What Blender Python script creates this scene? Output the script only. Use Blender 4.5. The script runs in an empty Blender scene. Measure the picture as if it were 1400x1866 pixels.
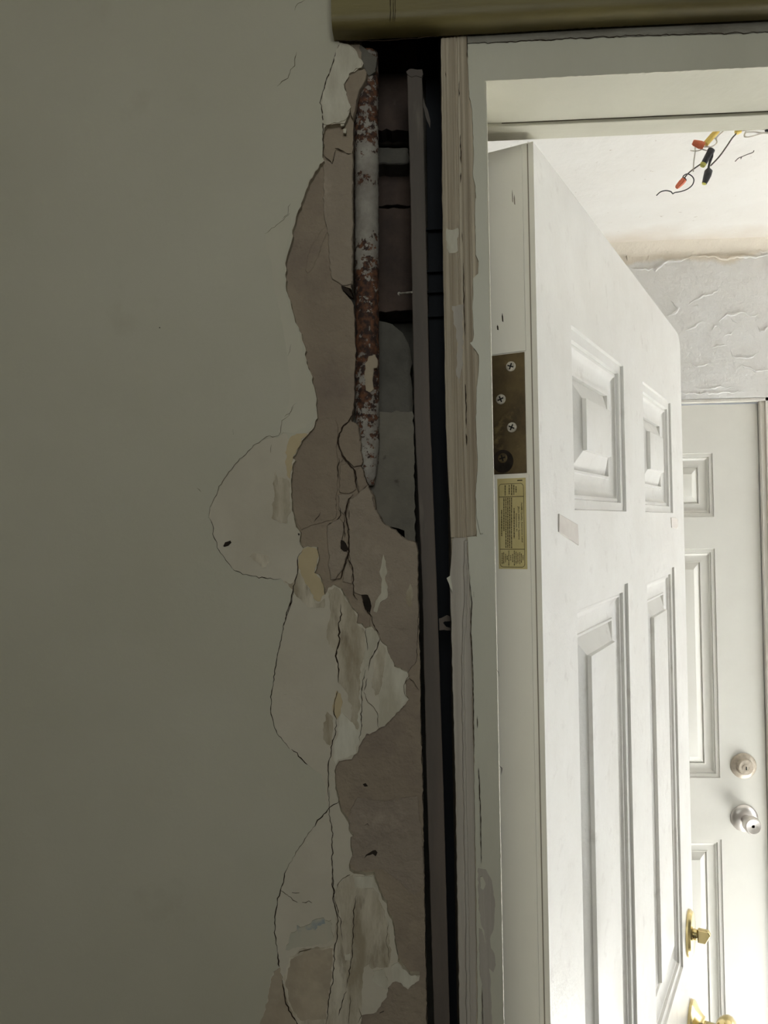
import bpy, bmesh, math, random
from mathutils import Vector, Matrix, noise
from mathutils.geometry import delaunay_2d_cdt

S = bpy.context.scene
COL = S.collection
# ------------------------------------------------------------------ camera
F_PX, CX, CY, EYE = 1440.0, 700.0, 933.0, 1.748
yaw, pit, rol = math.radians(3.2), math.radians(.92), math.radians(.95)
FWD = Vector((-math.sin(yaw) * math.cos(pit), math.cos(yaw) * math.cos(pit), math.sin(pit)))
R0 = Vector((math.cos(yaw), math.sin(yaw), 0)); U0 = R0.cross(FWD)
RT = math.cos(rol) * R0 - math.sin(rol) * U0
UP = math.cos(rol) * U0 + math.sin(rol) * R0
EYEP = Vector((0, 0, EYE))
cd = bpy.data.cameras.new('camera'); cam = bpy.data.objects.new('camera', cd); COL.objects.link(cam)
m = Matrix.Identity(4)
for i in range(3):
    m[i][0], m[i][1], m[i][2], m[i][3] = RT[i], UP[i], -FWD[i], EYEP[i]
cam.matrix_world = m
cd.sensor_fit = 'VERTICAL'; cd.sensor_height = 24.0; cd.lens = 24.0 * F_PX / 1866.0
cd.clip_start = .02
S.camera = cam
S.view_settings.view_transform = 'Standard'; S.view_settings.look = 'None'
S.view_settings.gamma = 1; S.view_settings.use_curve_mapping = False
S.view_settings.exposure = 0.0
# ------------------------------------------------------------------ world and lights
W = bpy.data.worlds.new('world'); S.world = W; W.use_nodes = True
W.node_tree.nodes['Background'].inputs[0].default_value = (.75, .85, 1, 1)
W.node_tree.nodes['Background'].inputs[1].default_value = .6
def area(name, loc, direction, sx, sy, power, col):
    l = bpy.data.lights.new(name, 'AREA'); l.shape = 'RECTANGLE'; l.size = sx; l.size_y = sy
    l.energy = power; l.color = col
    o = bpy.data.objects.new(name, l); COL.objects.link(o); o.location = loc
    o.rotation_euler = Vector(direction).to_track_quat('-Z', 'Y').to_euler(); return o
area('daylight_hall_window', (2.35, 1.45, 1.30), (-1, -.05, -.08), 1.1, 1.3, 16.5, (.97, .985, 1))
sl = bpy.data.lights.new('sun', 'SUN'); sl.energy = 100; sl.angle = .01; sl.color = (.90, .95, 1)
so = bpy.data.objects.new('sun', sl); COL.objects.link(so); so.rotation_euler = Vector((-.72, .06, -1)).to_track_quat('-Z', 'Y').to_euler()
area('near_fill', (.12, -.84, 2.08), (-.05, 1, -.04), .5, .5, 4.4, (.97, 1, .93))  # added fill behind the camera, shapes the front wall's brightness gradient

# ------------------------------------------------------------------ helpers
def ray(x, y): return FWD + RT * ((x - CX) / F_PX) + UP * ((CY - y) / F_PX)
def PY(x, y, Y):
    d = ray(x, y); return EYEP + d * (Y / d.y)
def s2l(c):
    return tuple(((v / 255) / 12.92 if v / 255 < .04045 else ((v / 255 + .055) / 1.055) ** 2.4) for v in c)
def A(u, v): return (480 + u / 3.182, v / 3.182)
def B(u, v): return (480 + u / 3.182, 360 + v / 3.182)
def Cc(u, v): return (360 + u / 3.182, 740 + v / 3.182)
def D_(u, v): return (460 + u / 3.182, 1060 + v / 3.182)
def E_(u, v): return (460 + u / 2.917, 1440 + v / 2.917)
def L(fn, *uv): return [fn(uv[i], uv[i + 1]) for i in range(0, len(uv), 2)]

def mat(name, c1, c2=None, scale=8, stretch=(1, 1, 1), rough=.7, bump=0, bscale=60, metal=0, lo=.35, hi=.65, detail=6, c3=None, s3=30, lo3=.6, hi3=.72, bstretch=None, spec=.5):
    M = bpy.data.materials.new(name); M.use_nodes = True
    nt = M.node_tree; N = nt.nodes; K = nt.links; bs = N['Principled BSDF']
    bs.inputs['Roughness'].default_value = rough; bs.inputs['Metallic'].default_value = metal
    bs.inputs['Specular IOR Level'].default_value = spec
    bs.inputs['Base Color'].default_value = (*c1, 1)
    tc = N.new('ShaderNodeTexCoord')
    def nz(sc, st, det=6):
        mp = N.new('ShaderNodeMapping'); mp.inputs['Scale'].default_value = st
        K.new(tc.outputs['Object'], mp.inputs['Vector'])
        n = N.new('ShaderNodeTexNoise'); n.inputs['Scale'].default_value = sc; n.inputs['Detail'].default_value = det
        n.inputs['Roughness'].default_value = .62
        K.new(mp.outputs[0], n.inputs['Vector']); return n
    last = None
    if c2:
        n = nz(scale, stretch, detail)
        rp = N.new('ShaderNodeValToRGB'); rp.color_ramp.elements[0].position = lo; rp.color_ramp.elements[1].position = hi
        rp.color_ramp.elements[0].color = (*c1, 1); rp.color_ramp.elements[1].color = (*c2, 1)
        K.new(n.outputs['Fac'], rp.inputs[0]); last = rp.outputs[0]
    if c3:
        n = nz(s3, stretch, 5)
        rp = N.new('ShaderNodeValToRGB'); rp.color_ramp.elements[0].position = lo3; rp.color_ramp.elements[1].position = hi3
        rp.color_ramp.elements[0].color = (0, 0, 0, 1); rp.color_ramp.elements[1].color = (1, 1, 1, 1)
        K.new(n.outputs['Fac'], rp.inputs[0])
        mx = N.new('ShaderNodeMix'); mx.data_type = 'RGBA'
        K.new(rp.outputs[0], mx.inputs['Factor'])
        if last: K.new(last, mx.inputs[6])
        else: mx.inputs[6].default_value = (*c1, 1)
        mx.inputs[7].default_value = (*c3, 1); last = mx.outputs[2]
    if last: K.new(last, bs.inputs['Base Color'])
    if bump:
        n = nz(bscale, bstretch or stretch, 8)
        b = N.new('ShaderNodeBump'); b.inputs['Strength'].default_value = 1; b.inputs['Distance'].default_value = bump
        K.new(n.outputs['Fac'], b.inputs['Height']); K.new(b.outputs[0], bs.inputs['Normal'])
    return M

def link(name, bm, mt, parent=None, smooth=None, kind=None):
    me = bpy.data.meshes.new(name)
    if parent is not None:
        inv = parent.matrix_world.inverted() if parent.get('_w') is None else Matrix(eval(parent['_w'])).inverted()
        pass
    bm.normal_update(); bm.to_mesh(me); bm.free()
    for q in (mt if isinstance(mt, (list, tuple)) else [mt]): me.materials.append(q)
    o = bpy.data.objects.new(name, me); COL.objects.link(o)
    if parent is not None: o.parent = parent
    if smooth is not None:
        for p in me.polygons: p.use_smooth = True
        try: me.set_sharp_from_angle(angle=math.radians(smooth))
        except Exception: pass
    if kind: o['kind'] = kind
    return o
def empty(name, loc=(0, 0, 0), rz=0, kind=None, label=None, cat=None, group=None, parent=None):
    o = bpy.data.objects.new(name, None); COL.objects.link(o); o.location = loc; o.rotation_euler = (0, 0, rz)
    o.empty_display_size = .05
    if kind: o['kind'] = kind
    tag(o, label, cat, group)
    if parent: o.parent = parent
    return o
def tag(o, label=None, cat=None, group=None):
    if label: o['label'] = label
    if cat: o['category'] = cat
    if group: o['group'] = group
    return o
def box(bm, x0, x1, y0, y1, z0, z1, mi=0):
    vs = [bm.verts.new((x, y, z)) for x in (x0, x1) for y in (y0, y1) for z in (z0, z1)]
    for q in ((0, 1, 3, 2), (4, 6, 7, 5), (0, 4, 5, 1), (2, 3, 7, 6), (0, 2, 6, 4), (1, 5, 7, 3)):
        bm.faces.new([vs[i] for i in q]).material_index = mi
def boxobj(name, x0, x1, y0, y1, z0, z1, mt, parent=None, bevel=0, kind=None):
    bm = bmesh.new(); box(bm, x0, x1, y0, y1, z0, z1)
    o = link(name, bm, mt, parent, kind=kind)
    if bevel: bev(o, bevel)
    return o
def bev(o, w, seg=2, ang=30):
    b = o.modifiers.new('bevel', 'BEVEL'); b.width = w; b.segments = seg; b.limit_method = 'ANGLE'; b.angle_limit = math.radians(ang)
    return o
def rough_line(pts, amp, closed=True, step=6, seed=0):
    """subdivide a traced outline and give it a small natural raggedness"""
    rnd = random.Random(seed); out = []
    n = len(pts)
    for i in range(n if closed else n - 1):
        a, b = pts[i], pts[(i + 1) % n]
        d = math.hypot(b[0] - a[0], b[1] - a[1]); k = max(1, min(60, int(d / step)))
        nx, ny = (-(b[1] - a[1]) / (d + 1e-6), (b[0] - a[0]) / (d + 1e-6))
        for j in range(k):
            t = j / k; q = (noise.noise(Vector((a[0] + (b[0] - a[0]) * t, a[1] + (b[1] - a[1]) * t, seed)) * .11) * 2.6 + (rnd.random() - .5)) * amp * 1.3 if amp else 0
            if d > 500: q = 0
            out.append((a[0] + (b[0] - a[0]) * t + nx * q, a[1] + (b[1] - a[1]) * t + ny * q))
    if not closed: out.append(pts[-1])
    return out
def slab(name, pts, Y, th, mt, parent=None, amp=.7, step=5, seed=0, flare=0, bevel=0, kind=None, tilt=0):
    """a layer with a traced, ragged outline lying on the wall plane Y, thickness th into the wall"""
    q = rough_line(pts, amp, True, step, seed) if amp else pts
    bm = bmesh.new()
    P = [PY(x, y, Y) for x, y in q]
    area2 = sum(P[i].x * P[(i + 1) % len(P)].z - P[(i + 1) % len(P)].x * P[i].z for i in range(len(P)))
    if area2 < 0: P.reverse()
    fr = [bm.verts.new(p) for p in P]; n = len(P)
    bk = []
    for i, p in enumerate(P):
        if flare:
            t = (P[(i + 1) % n] - P[i - 1]).normalized(); nn = Vector((t.z, 0, -t.x))
            bk.append(bm.verts.new((p.x + nn.x * flare, Y + th, p.z + nn.z * flare)))
        else: bk.append(bm.verts.new((p.x, Y + th, p.z)))
    cdt = delaunay_2d_cdt([Vector((p.x, p.z)) for p in P], [], [list(range(n))], 1, 1e-7)
    cap = {}
    for k, v in enumerate(cdt[0]):
        src = [i for i in cdt[3][k] if i < n]
        cap[k] = fr[src[0]] if src else bm.verts.new((v.x, Y, v.y))
    for f in cdt[2]:
        q3 = [cap[i] for i in f]
        if len(set(q3)) == 3:
            try: bm.faces.new(q3)
            except ValueError: pass
    for i in range(n):
        f = bm.faces.new((fr[(i + 1) % n], fr[i], bk[i], bk[(i + 1) % n]))
        if isinstance(mt, (list, tuple)): f.material_index = 1
    bm.normal_update()
    for f in bm.faces:
        if abs(f.normal.y) > .99 and f.normal.y > 0: f.normal_flip()
    o = link(name, bm, mt, parent, kind=kind)
    if bevel: bev(o, bevel, 2, 40)
    return o
def crack(name, pts, w, Y, mt, parent, amp=.9, seed=0, depth=.0006):
    """a crack: tapering thin wedge of dark gap following the traced path"""
    q = rough_line(pts, amp, False, 5, seed); n = len(q); rnd = random.Random(seed + 5)
    bm = bmesh.new(); rows = []
    for i, (x, y) in enumerate(q):
        a = q[max(0, i - 1)]; b = q[min(n - 1, i + 1)]
        tx, ty = b[0] - a[0], b[1] - a[1]; l = math.hypot(tx, ty) + 1e-6
        t = i / (n - 1); ww = w * .4 * min(1, 6 * t + .15, 6 * (1 - t) + .15) * rnd.uniform(.55, 1.35)
        l1 = PY(x - ty / l * ww, y + tx / l * ww, Y); r1 = PY(x + ty / l * ww, y - tx / l * ww, Y); c = PY(x, y, Y); c.y += depth
        rows.append((bm.verts.new(l1), bm.verts.new(r1), bm.verts.new(c)))
    for a, b in zip(rows, rows[1:]):
        bm.faces.new((a[0], a[1], b[1], b[0])); bm.faces.new((a[1], a[2], b[2], b[1])); bm.faces.new((a[2], a[0], b[0], b[2]))
    return link(name, bm, mt, parent)
def tube(bm, pts, r, seg=8, cap=True, mi=0):
    pts = [Vector(p) for p in pts]; rings = []
    rr = r if isinstance(r, (list, tuple)) else [r] * len(pts)
    t0 = (pts[1] - pts[0]).normalized(); u = t0.orthogonal().normalized()
    for i, p in enumerate(pts):
        t = (pts[min(i + 1, len(pts) - 1)] - pts[max(i - 1, 0)])
        t = t.normalized() if t.length > 1e-9 else t0
        u = (u - t * u.dot(t)); u = u.normalized() if u.length > 1e-6 else t.orthogonal().normalized()
        v = t.cross(u)
        rings.append([bm.verts.new(p + (u * math.cos(2 * math.pi * k / seg) + v * math.sin(2 * math.pi * k / seg)) * rr[i]) for k in range(seg)])
    for a, b in zip(rings, rings[1:]):
        for k in range(seg): bm.faces.new((a[k], a[(k + 1) % seg], b[(k + 1) % seg], b[k])).material_index = mi
    if cap:
        bm.faces.new(list(reversed(rings[0]))).material_index = mi; bm.faces.new(rings[-1]).material_index = mi
def smoothpts(pts, k=6):
    out = []; n = len(pts); pts = [Vector(p) for p in pts]
    for i in range(n - 1):
        p0, p1, p2, p3 = pts[max(i - 1, 0)], pts[i], pts[i + 1], pts[min(i + 2, n - 1)]
        for j in range(k):
            t = j / k
            out.append(.5 * ((2 * p1) + (-p0 + p2) * t + (2 * p0 - 5 * p1 + 4 * p2 - p3) * t * t + (-p0 + 3 * p1 - 3 * p2 + p3) * t ** 3))
    out.append(pts[-1]); return out
def lathe(bm, prof, origin, axis, seg=32, sx=1.0, sz=1.0, mi=0):
    """prof: (distance along axis, radius)"""
    ax = Vector(axis).normalized(); z = Vector((0, 0, 1)); u = z.cross(ax).normalized(); v = ax.cross(u)
    rings = []
    for d, r in prof:
        rings.append([bm.verts.new(Vector(origin) + ax * d + u * (math.cos(2 * math.pi * k / seg) * max(r, 1e-5) * sx) + v * (math.sin(2 * math.pi * k / seg) * max(r, 1e-5) * sz)) for k in range(seg)])
    for a, b in zip(rings, rings[1:]):
        for k in range(seg): bm.faces.new((a[k], a[(k + 1) % seg], b[(k + 1) % seg], b[k])).material_index = mi
    bm.faces.new(rings[-1]).material_index = mi; bm.faces.new(list(reversed(rings[0]))).material_index = mi

# ------------------------------------------------------------------ materials
g = lambda r, gg, b: s2l((r, gg, b))
M_paint = mat('olive_cream_paint', g(192, 187, 168), g(185, 180, 160), 5, rough=.62, bump=.0012, bscale=9, c3=g(178, 172, 152), s3=14, lo3=.62, hi3=.8)
M_chipedge = mat('broken_paint_edge', g(212, 205, 184), g(170, 160, 140), 60, rough=.9)
M_skim = mat('bare_skim_plaster', g(202, 193, 175), g(190, 181, 162), 14, rough=.8, bump=.0008, bscale=30)
M_skim_lite = mat('white_skim_plaster', g(214, 208, 191), g(184, 176, 156), 46, stretch=(1.5, 1, .5), rough=.85, bump=.0006, bscale=50)
M_skim_worn = mat('worn_dirty_skim', g(160, 147, 124), g(208, 198, 178), 42, stretch=(1.8, 1, .5), rough=.9, bump=.0014, bscale=55, lo=.36, hi=.66, c3=g(136, 122, 102), s3=70, lo3=.55, hi3=.75)
M_tan = mat('tan_sanded_plaster', g(178, 163, 141), g(160, 146, 126), 26, rough=.95, bump=.001, bscale=90, c3=g(196, 182, 158), s3=20, lo3=.56, hi3=.75)
M_ochre = mat('ochre_old_paint', g(198, 180, 144), g(184, 166, 130), 18, rough=.8, bump=.0005, bscale=60)
M_render = mat('brown_base_plaster', g(162, 147, 127), g(146, 131, 114), 6, rough=.95, bump=.0035, bscale=70, lo=.4, hi=.6, c3=g(130, 115, 104), s3=26, lo3=.5, hi3=.8)
M_render2 = mat('pale_brown_base_plaster', g(160, 146, 129), g(146, 132, 118), 8, rough=.95, bump=.0035, bscale=80, lo=.4, hi=.6, c3=g(182, 166, 148), s3=40, lo3=.55, hi3=.8)
M_crack = mat('crack_gap_dark', g(58, 48, 40), rough=1, spec=0)  # dark brown standing in for the depth of cracks
M_fine = mat('hairline_crack_brown', g(96, 86, 70), rough=1, spec=0)  # mid brown for hairline marks and the stop joint
M_dark = mat('hole_dark', g(40, 36, 32), g(60, 52, 46), 60, rough=1, spec=0)  # near-black brown standing in for the depth of holes and recesses
M_brick = mat('shaded_red_brick', g(86, 71, 63), g(56, 48, 45), 22, rough=1, bump=.003, bscale=50, c3=g(112, 100, 92), s3=18, lo3=.6, hi3=.78)  # brick colour darkened to carry the shade inside the cavity
M_mortar = mat('grey_mortar', g(104, 100, 92), g(78, 75, 70), 22, rough=1, bump=.003, bscale=40)
M_block = mat('grey_concrete_block', g(128, 122, 110), g(98, 94, 86), 16, rough=1, bump=.002, bscale=60, c3=g(84, 78, 70), s3=60, lo3=.64, hi3=.72)
M_void = mat('gap_shade_blue_black', g(30, 34, 42), g(20, 23, 30), 20, stretch=(3, 1, .2), rough=.8)  # shade of the deep gap beside the jamb, painted as blue-black colour
M_batten = mat('dusty_steel_strip', g(106, 94, 85), g(84, 77, 71), 14, stretch=(3, 1, .3), rough=.7, bump=.0004, bscale=80, c3=g(126, 117, 106), s3=30, lo3=.6, hi3=.75)
M_wood = mat('raw_weathered_wood', g(216, 203, 180), g(164, 148, 126), 60, stretch=(6, 1, .05), rough=.85, bump=.0030, bscale=60, bstretch=(6, 1, .06), c3=g(226, 216, 200), s3=16, lo3=.54, hi3=.7)
M_woodgrey = mat('grey_painted_wood', g(190, 182, 170), g(170, 160, 148), 18, stretch=(6, 1, .15), rough=.8, bump=.001, bscale=20, bstretch=(8, 1, .2), c3=g(206, 198, 184), s3=14, lo3=.56, hi3=.72)
M_trim = mat('cream_trim_paint', g(208, 204, 186), g(198, 194, 176), 10, stretch=(1, 1, .4), rough=.5, bump=.0006, bscale=30, c3=g(182, 176, 158), s3=22, lo3=.68, hi3=.8)
M_trimgrey = mat('dusty_caulk', g(158, 154, 142), g(120, 114, 102), 40, stretch=(.5, 1, 2), rough=.95, bump=.002, bscale=90)
M_doorw = mat('glossy_white_door_paint', g(234, 232, 227), g(226, 223, 217), 12, rough=.3, bump=.0009, bscale=60, c3=g(216, 212, 206), s3=42, lo3=.58, hi3=.72)
M_dooredge = mat('door_edge_paint', g(242, 238, 229), g(236, 231, 221), 9, stretch=(1, 1, .3), rough=.55)
M_seam = mat('door_edge_seam', g(150, 140, 126), rough=.8)
M_door2 = mat('satin_white_door_paint', g(228, 226, 218), g(221, 218, 210), 4, rough=.4)
M_reveal = mat('dingy_frame_paint', g(240, 236, 228), g(226, 219, 207), 14, stretch=(2, 1, .3), rough=.7)
M_brass = mat('polished_brass', g(222, 204, 152), g(212, 194, 142), 20, rough=.2, metal=1)
M_brassold = mat('tarnished_brass_hinge', g(112, 96, 66), g(74, 62, 46), 34, rough=.5, metal=.55, bump=.0003, bscale=80, c3=g(146, 126, 84), s3=60, lo3=.56, hi3=.72)
M_screw = mat('worn_zinc_screw', g(222, 216, 204), g(170, 162, 150), 300, rough=.45, metal=.3)
M_black = mat('black_recess', g(24, 20, 18), rough=.9)
M_nickel = mat('satin_nickel', g(222, 217, 213), rough=.36, metal=1)
M_nickelold = mat('paint_flecked_nickel', g(172, 160, 144), g(200, 190, 174), 90, rough=.5, metal=.35)
M_label = mat('yellow_gold_label', g(196, 180, 126), g(206, 192, 142), 60, rough=.5)
M_ink = mat('brown_black_ink', g(66, 52, 20), rough=.6)
M_olive = mat('olive_brown_wrap', g(128, 116, 66), g(106, 94, 54), 12, stretch=(.5, 1, 3), rough=.55, bump=.0012, bscale=12, c3=g(74, 62, 38), s3=7, lo3=.58, hi3=.75)
M_black2 = mat('black_vinyl', g(30, 30, 32), g(60, 60, 62), 120, rough=.4)
M_orange = mat('orange_plastic', g(240, 138, 100), g(230, 122, 86), 90, rough=.4)
M_yellow = mat('yellow_cable_jacket', g(240, 212, 112), g(224, 188, 92), 90, rough=.5)
M_ltyellow = mat('pale_yellow_plastic', g(214, 210, 110), rough=.45)
M_wirew = mat('white_wire', g(236, 230, 220), rough=.5)
M_wireb = mat('grey_wire', g(112, 104, 98), g(80, 74, 70), 100, rough=.5)
M_tab = mat('beige_adhesive_pad', g(222, 216, 208), g(214, 206, 199), 60, rough=.9)
M_floor = mat('pale_floor_tile', g(222, 219, 212), g(212, 208, 200), 4, rough=.5)
M_floornear = mat('brown_floor_boards', g(110, 96, 76), g(92, 78, 60), 3, stretch=(1, 6, 1), rough=.6)
M_roomnear = mat('near_room_paint', g(150, 146, 130), g(142, 138, 122), 2, rough=.8)
M_rough_white = mat('white_textured_plaster', g(230, 227, 222), g(222, 219, 213), 7, rough=.75, bump=.004, bscale=14, c3=g(206, 200, 192), s3=120, lo3=.72, hi3=.78)
M_ceil = mat('white_ceiling_paint', g(234, 231, 225), g(228, 224, 217), 5, rough=.8, bump=.003, bscale=22, c3=g(200, 190, 178), s3=60, lo3=.67, hi3=.73)
M_faded = mat('faded_lighter_paint', g(196, 190, 171), g(189, 183, 163), 12, rough=.7)
M_bluesmudge = mat('faded_blue_crayon', g(150, 156, 156), g(184, 178, 160), 120, rough=.9, lo=.42, hi=.58)
M_bluefade = mat('blue_tinged_plaster', g(178, 176, 158), g(190, 182, 162), 20, stretch=(2, 1, .5), rough=.9)
# rust on white-painted pipe
M_pipe = mat('rusty_white_pipe_paint', g(168, 162, 152), g(128, 120, 112), 60, rough=.8, bump=.0012, bscale=160)
nt = M_pipe.node_tree; bs = nt.nodes['Principled BSDF']; src = bs.inputs['Base Color'].links[0].from_socket
tc = nt.nodes.new('ShaderNodeTexCoord')
n1 = nt.nodes.new('ShaderNodeTexNoise'); n1.inputs['Scale'].default_value = 170; n1.inputs['Detail'].default_value = 5; n1.inputs['Roughness'].default_value = .7
n2 = nt.nodes.new('ShaderNodeTexNoise'); n2.inputs['Scale'].default_value = 17; n2.inputs['Detail'].default_value = 2
nt.links.new(tc.outputs['Object'], n1.inputs['Vector']); nt.links.new(tc.outputs['Object'], n2.inputs['Vector'])
sep = nt.nodes.new('ShaderNodeSeparateXYZ'); nt.links.new(tc.outputs['Object'], sep.inputs[0])
zr = nt.nodes.new('ShaderNodeValToRGB'); zr.color_ramp.interpolation = 'LINEAR'
mr = nt.nodes.new('ShaderNodeMapRange'); mr.inputs[1].default_value = 1.76; mr.inputs[2].default_value = 2.07
nt.links.new(sep.outputs[2], mr.inputs[0]); nt.links.new(mr.outputs[0], zr.inputs[0])
# rust bands along the pipe's height as the real stains run (0 = plaster end, 1 = top)
for k, (p, v) in enumerate([(0, .36), (.1, .42), (.2, .55), (.33, .66), (.47, .63), (.53, .42), (.57, .46), (.60, .10), (.66, .12), (.70, .46), (.74, .22), (.80, .54), (.87, .52), (.93, .60), (1, .56)]):
    if k < 2: e = zr.color_ramp.elements[k]; e.position = p
    else: e = zr.color_ramp.elements.new(p)
    e.color = (v, v, v, 1)
ad = nt.nodes.new('ShaderNodeMath'); ad.operation = 'ADD'
h1 = nt.nodes.new('ShaderNodeMath'); h1.operation = 'MULTIPLY_ADD'; h1.inputs[1].default_value = 1.5; h1.inputs[2].default_value = -.31
nt.links.new(n1.outputs['Fac'], h1.inputs[0])
nt.links.new(h1.outputs[0], ad.inputs[0]); nt.links.new(zr.outputs[0], ad.inputs[1])
th = nt.nodes.new('ShaderNodeValToRGB'); th.color_ramp.elements[0].position = .97; th.color_ramp.elements[1].position = 1.0
ad2 = nt.nodes.new('ShaderNodeMath'); ad2.operation = 'MULTIPLY'; ad2.inputs[1].default_value = .98
nt.links.new(ad.outputs[0], ad2.inputs[0]); nt.links.new(ad2.outputs[0], th.inputs[0])
rc = nt.nodes.new('ShaderNodeValToRGB'); rc.color_ramp.elements[0].position = .42; rc.color_ramp.elements[1].position = .66
rc.color_ramp.elements[0].color = (*g(54, 38, 32), 1); rc.color_ramp.elements[1].color = (*g(112, 72, 48), 1)
n3 = nt.nodes.new('ShaderNodeTexNoise'); n3.inputs['Scale'].default_value = 260
nt.links.new(tc.outputs['Object'], n3.inputs['Vector']); nt.links.new(n3.outputs['Fac'], rc.inputs[0])
mx = nt.nodes.new('ShaderNodeMix'); mx.data_type = 'RGBA'
nt.links.new(th.outputs[0], mx.inputs['Factor']); nt.links.new(src, mx.inputs[6]); nt.links.new(rc.outputs[0], mx.inputs[7])
nt.links.new(mx.outputs[2], bs.inputs['Base Color'])
th.color_ramp.elements[0].position = .90; th.color_ramp.elements[1].position = .95

# ------------------------------------------------------------------ room shells
YW = .514            # face of the near wall
YJ = .5165           # face of the door frame
YB = .610            # far side of the near wall
ZC = 2.48            # hall ceiling
JX0, JX1 = .0146, .0432   # side jamb left and right
HZ = 2.038           # underside of the head jamb
OX1 = .79            # right edge of the opening

boxobj('floor', -2.1, 3.1, .56, 2.6, -.1, 0, M_floor, kind='structure')
boxobj('floor_near', -2.1, 3.1, -1.05, .56, -.1, 0, M_floornear, kind='structure')
boxobj('ceiling', -1.0, 2.6, YB, 2.40, ZC, ZC + .08, M_ceil, kind='structure')
boxobj('ceiling_near', -2.0, 3.0, -1.05, YB, 2.62, 2.72, M_roomnear, kind='structure')
boxobj('wall_left', -1.1, -1.0, YB, 2.3, 0, ZC, M_rough_white, kind='structure')
boxobj('wall_near_left', -2.1, -2.0, -1.05, .6, 0, 2.62, M_roomnear, kind='structure')
boxobj('wall_near_right', 3.0, 3.1, -1.05, .6, 0, 2.62, M_roomnear, kind='structure')
def wall_hole(name, axis, lo, hi, a0, a1, z0, z1, ha0, ha1, hz0, hz1, mt):
    bm = bmesh.new()
    for (p0, p1, q0, q1) in ((a0, ha0, z0, z1), (ha1, a1, z0, z1), (ha0, ha1, z0, hz0), (ha0, ha1, hz1, z1)):
        if p1 - p0 < 1e-4 or q1 - q0 < 1e-4: continue
        if axis == 'x': box(bm, lo, hi, p0, p1, q0, q1)
        else: box(bm, p0, p1, lo, hi, q0, q1)
    return link(name, bm, mt, kind='structure')
wall_hole('wall_right', 'x', 2.4, 2.5, YB, 2.3, 0, ZC, .85, 2.05, .6, 2.0, M_rough_white)
wall_hole('wall_back', 'y', -1.05, -.95, -2.0, 3.0, 0, 2.62, -.25, .5, 1.7, 2.45, M_roomnear)
M_glass = bpy.data.materials.new('window_glass'); M_glass.use_nodes = True
gnt = M_glass.node_tree; gnt.nodes.remove(gnt.nodes['Principled BSDF'])
g1 = gnt.nodes.new('ShaderNodeBsdfTransparent'); g2 = gnt.nodes.new('ShaderNodeBsdfGlossy'); g2.inputs['Roughness'].default_value = .02
g3 = gnt.nodes.new('ShaderNodeMixShader'); g3.inputs[0].default_value = .06
gnt.links.new(g1.outputs[0], g3.inputs[1]); gnt.links.new(g2.outputs[0], g3.inputs[2]); gnt.links.new(g3.outputs[0], gnt.nodes['Material Output'].inputs['Surface'])
def window(name, axis, at, a0, a1, z0, z1):
    w = empty(name, kind='structure')
    bm = bmesh.new(); t = .05
    for (p0, p1, q0, q1) in ((a0, a0 + t, z0, z1), (a1 - t, a1, z0, z1), (a0 + t, a1 - t, z0, z0 + t), (a0 + t, a1 - t, z1 - t, z1), (a0 + t, a1 - t, (z0 + z1) / 2 - .02, (z0 + z1) / 2 + .02)):
        if axis == 'x': box(bm, at - .03, at + .03, p0, p1, q0, q1)
        else: box(bm, p0, p1, at - .03, at + .03, q0, q1)
    link('window_frame', bm, M_trim, w)
    bm = bmesh.new()
    if axis == 'x': box(bm, at - .003, at + .003, a0 + t, a1 - t, z0 + t, z1 - t)
    else: box(bm, a0 + t, a1 - t, at - .003, at + .003, z0 + t, z1 - t)
    link('pane', bm, M_glass, w)
window('window_1', 'x', 2.45, .85, 2.05, .6, 2.0)
window('added_window', 'y', -1.0, -.25, .5, 1.7, 2.45)  # unseen window, made up to house the near fill

# hall's far wall: rough plaster, with the recess of the back door
YF = 2.125; DRX = .905; DRZ = 2.066; DLX = .02
bm = bmesh.new()
def far_h(x, z):
    p = Vector((x * 5, z * 7, 1.7))
    n = noise.fractal(p, .9, 2.1, 5)
    r = 1 - abs(noise.noise(Vector((x * 7 + 3.1, z * 11, 4.2)) + .35 * Vector((n, n, 0))))
    k = max(0, r - .95) / .05 * max(0, noise.noise(Vector((x * 5, z * 6, 7))) + .15)
    f = noise.noise(Vector((x * 40, z * 40, 9)))
    return -(.0022 * n + .0045 * k * k + .0009 * f)
def far_grid(x0, x1, z0, z1, st):
    nx = max(1, int((x1 - x0) / st)); nz_ = max(1, int((z1 - z0) / st)); vs = []
    for i in range(nx + 1):
        row = []
        for j in range(nz_ + 1):
            x = x0 + (x1 - x0) * i / nx; z = z0 + (z1 - z0) * j / nz_
            edge = min(1, max(0, (max(DLX - x, x - DRX, z - DRZ)) / .02))
            cv = max(0, (z - (ZC - .035)) / .035) if z1 > 2.4 else 0
            row.append(bm.verts.new((x, YF + far_h(x, z) * edge - .028 * cv ** 2, z)))
        vs.append(row)
    for i in range(nx):
        for j in range(nz_):
            bm.faces.new((vs[i][j], vs[i + 1][j], vs[i + 1][j + 1], vs[i][j + 1]))
far_grid(.35, 1.25, DRZ, ZC, .0045)
far_grid(-1.0, .35, DRZ, ZC, .05); far_grid(1.25, 2.4, DRZ, ZC, .05)
far_grid(DRX, 1.25, 0.6, DRZ, .006); far_grid(DRX, 1.25, 0, .6, .05); far_grid(1.25, 2.4, 0, DRZ, .05); far_grid(-1.0, DLX, 0, DRZ, .05)
box(bm, -1.0, DLX, 2.16, 2.3, 0, ZC); box(bm, DRX, 2.4, 2.16, 2.3, 0, ZC); box(bm, DLX, DRX, 2.16, 2.3, DRZ, ZC)
def Q5(u, v): return (1040 + u / 3.889, 380 + v / 3.889)
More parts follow.
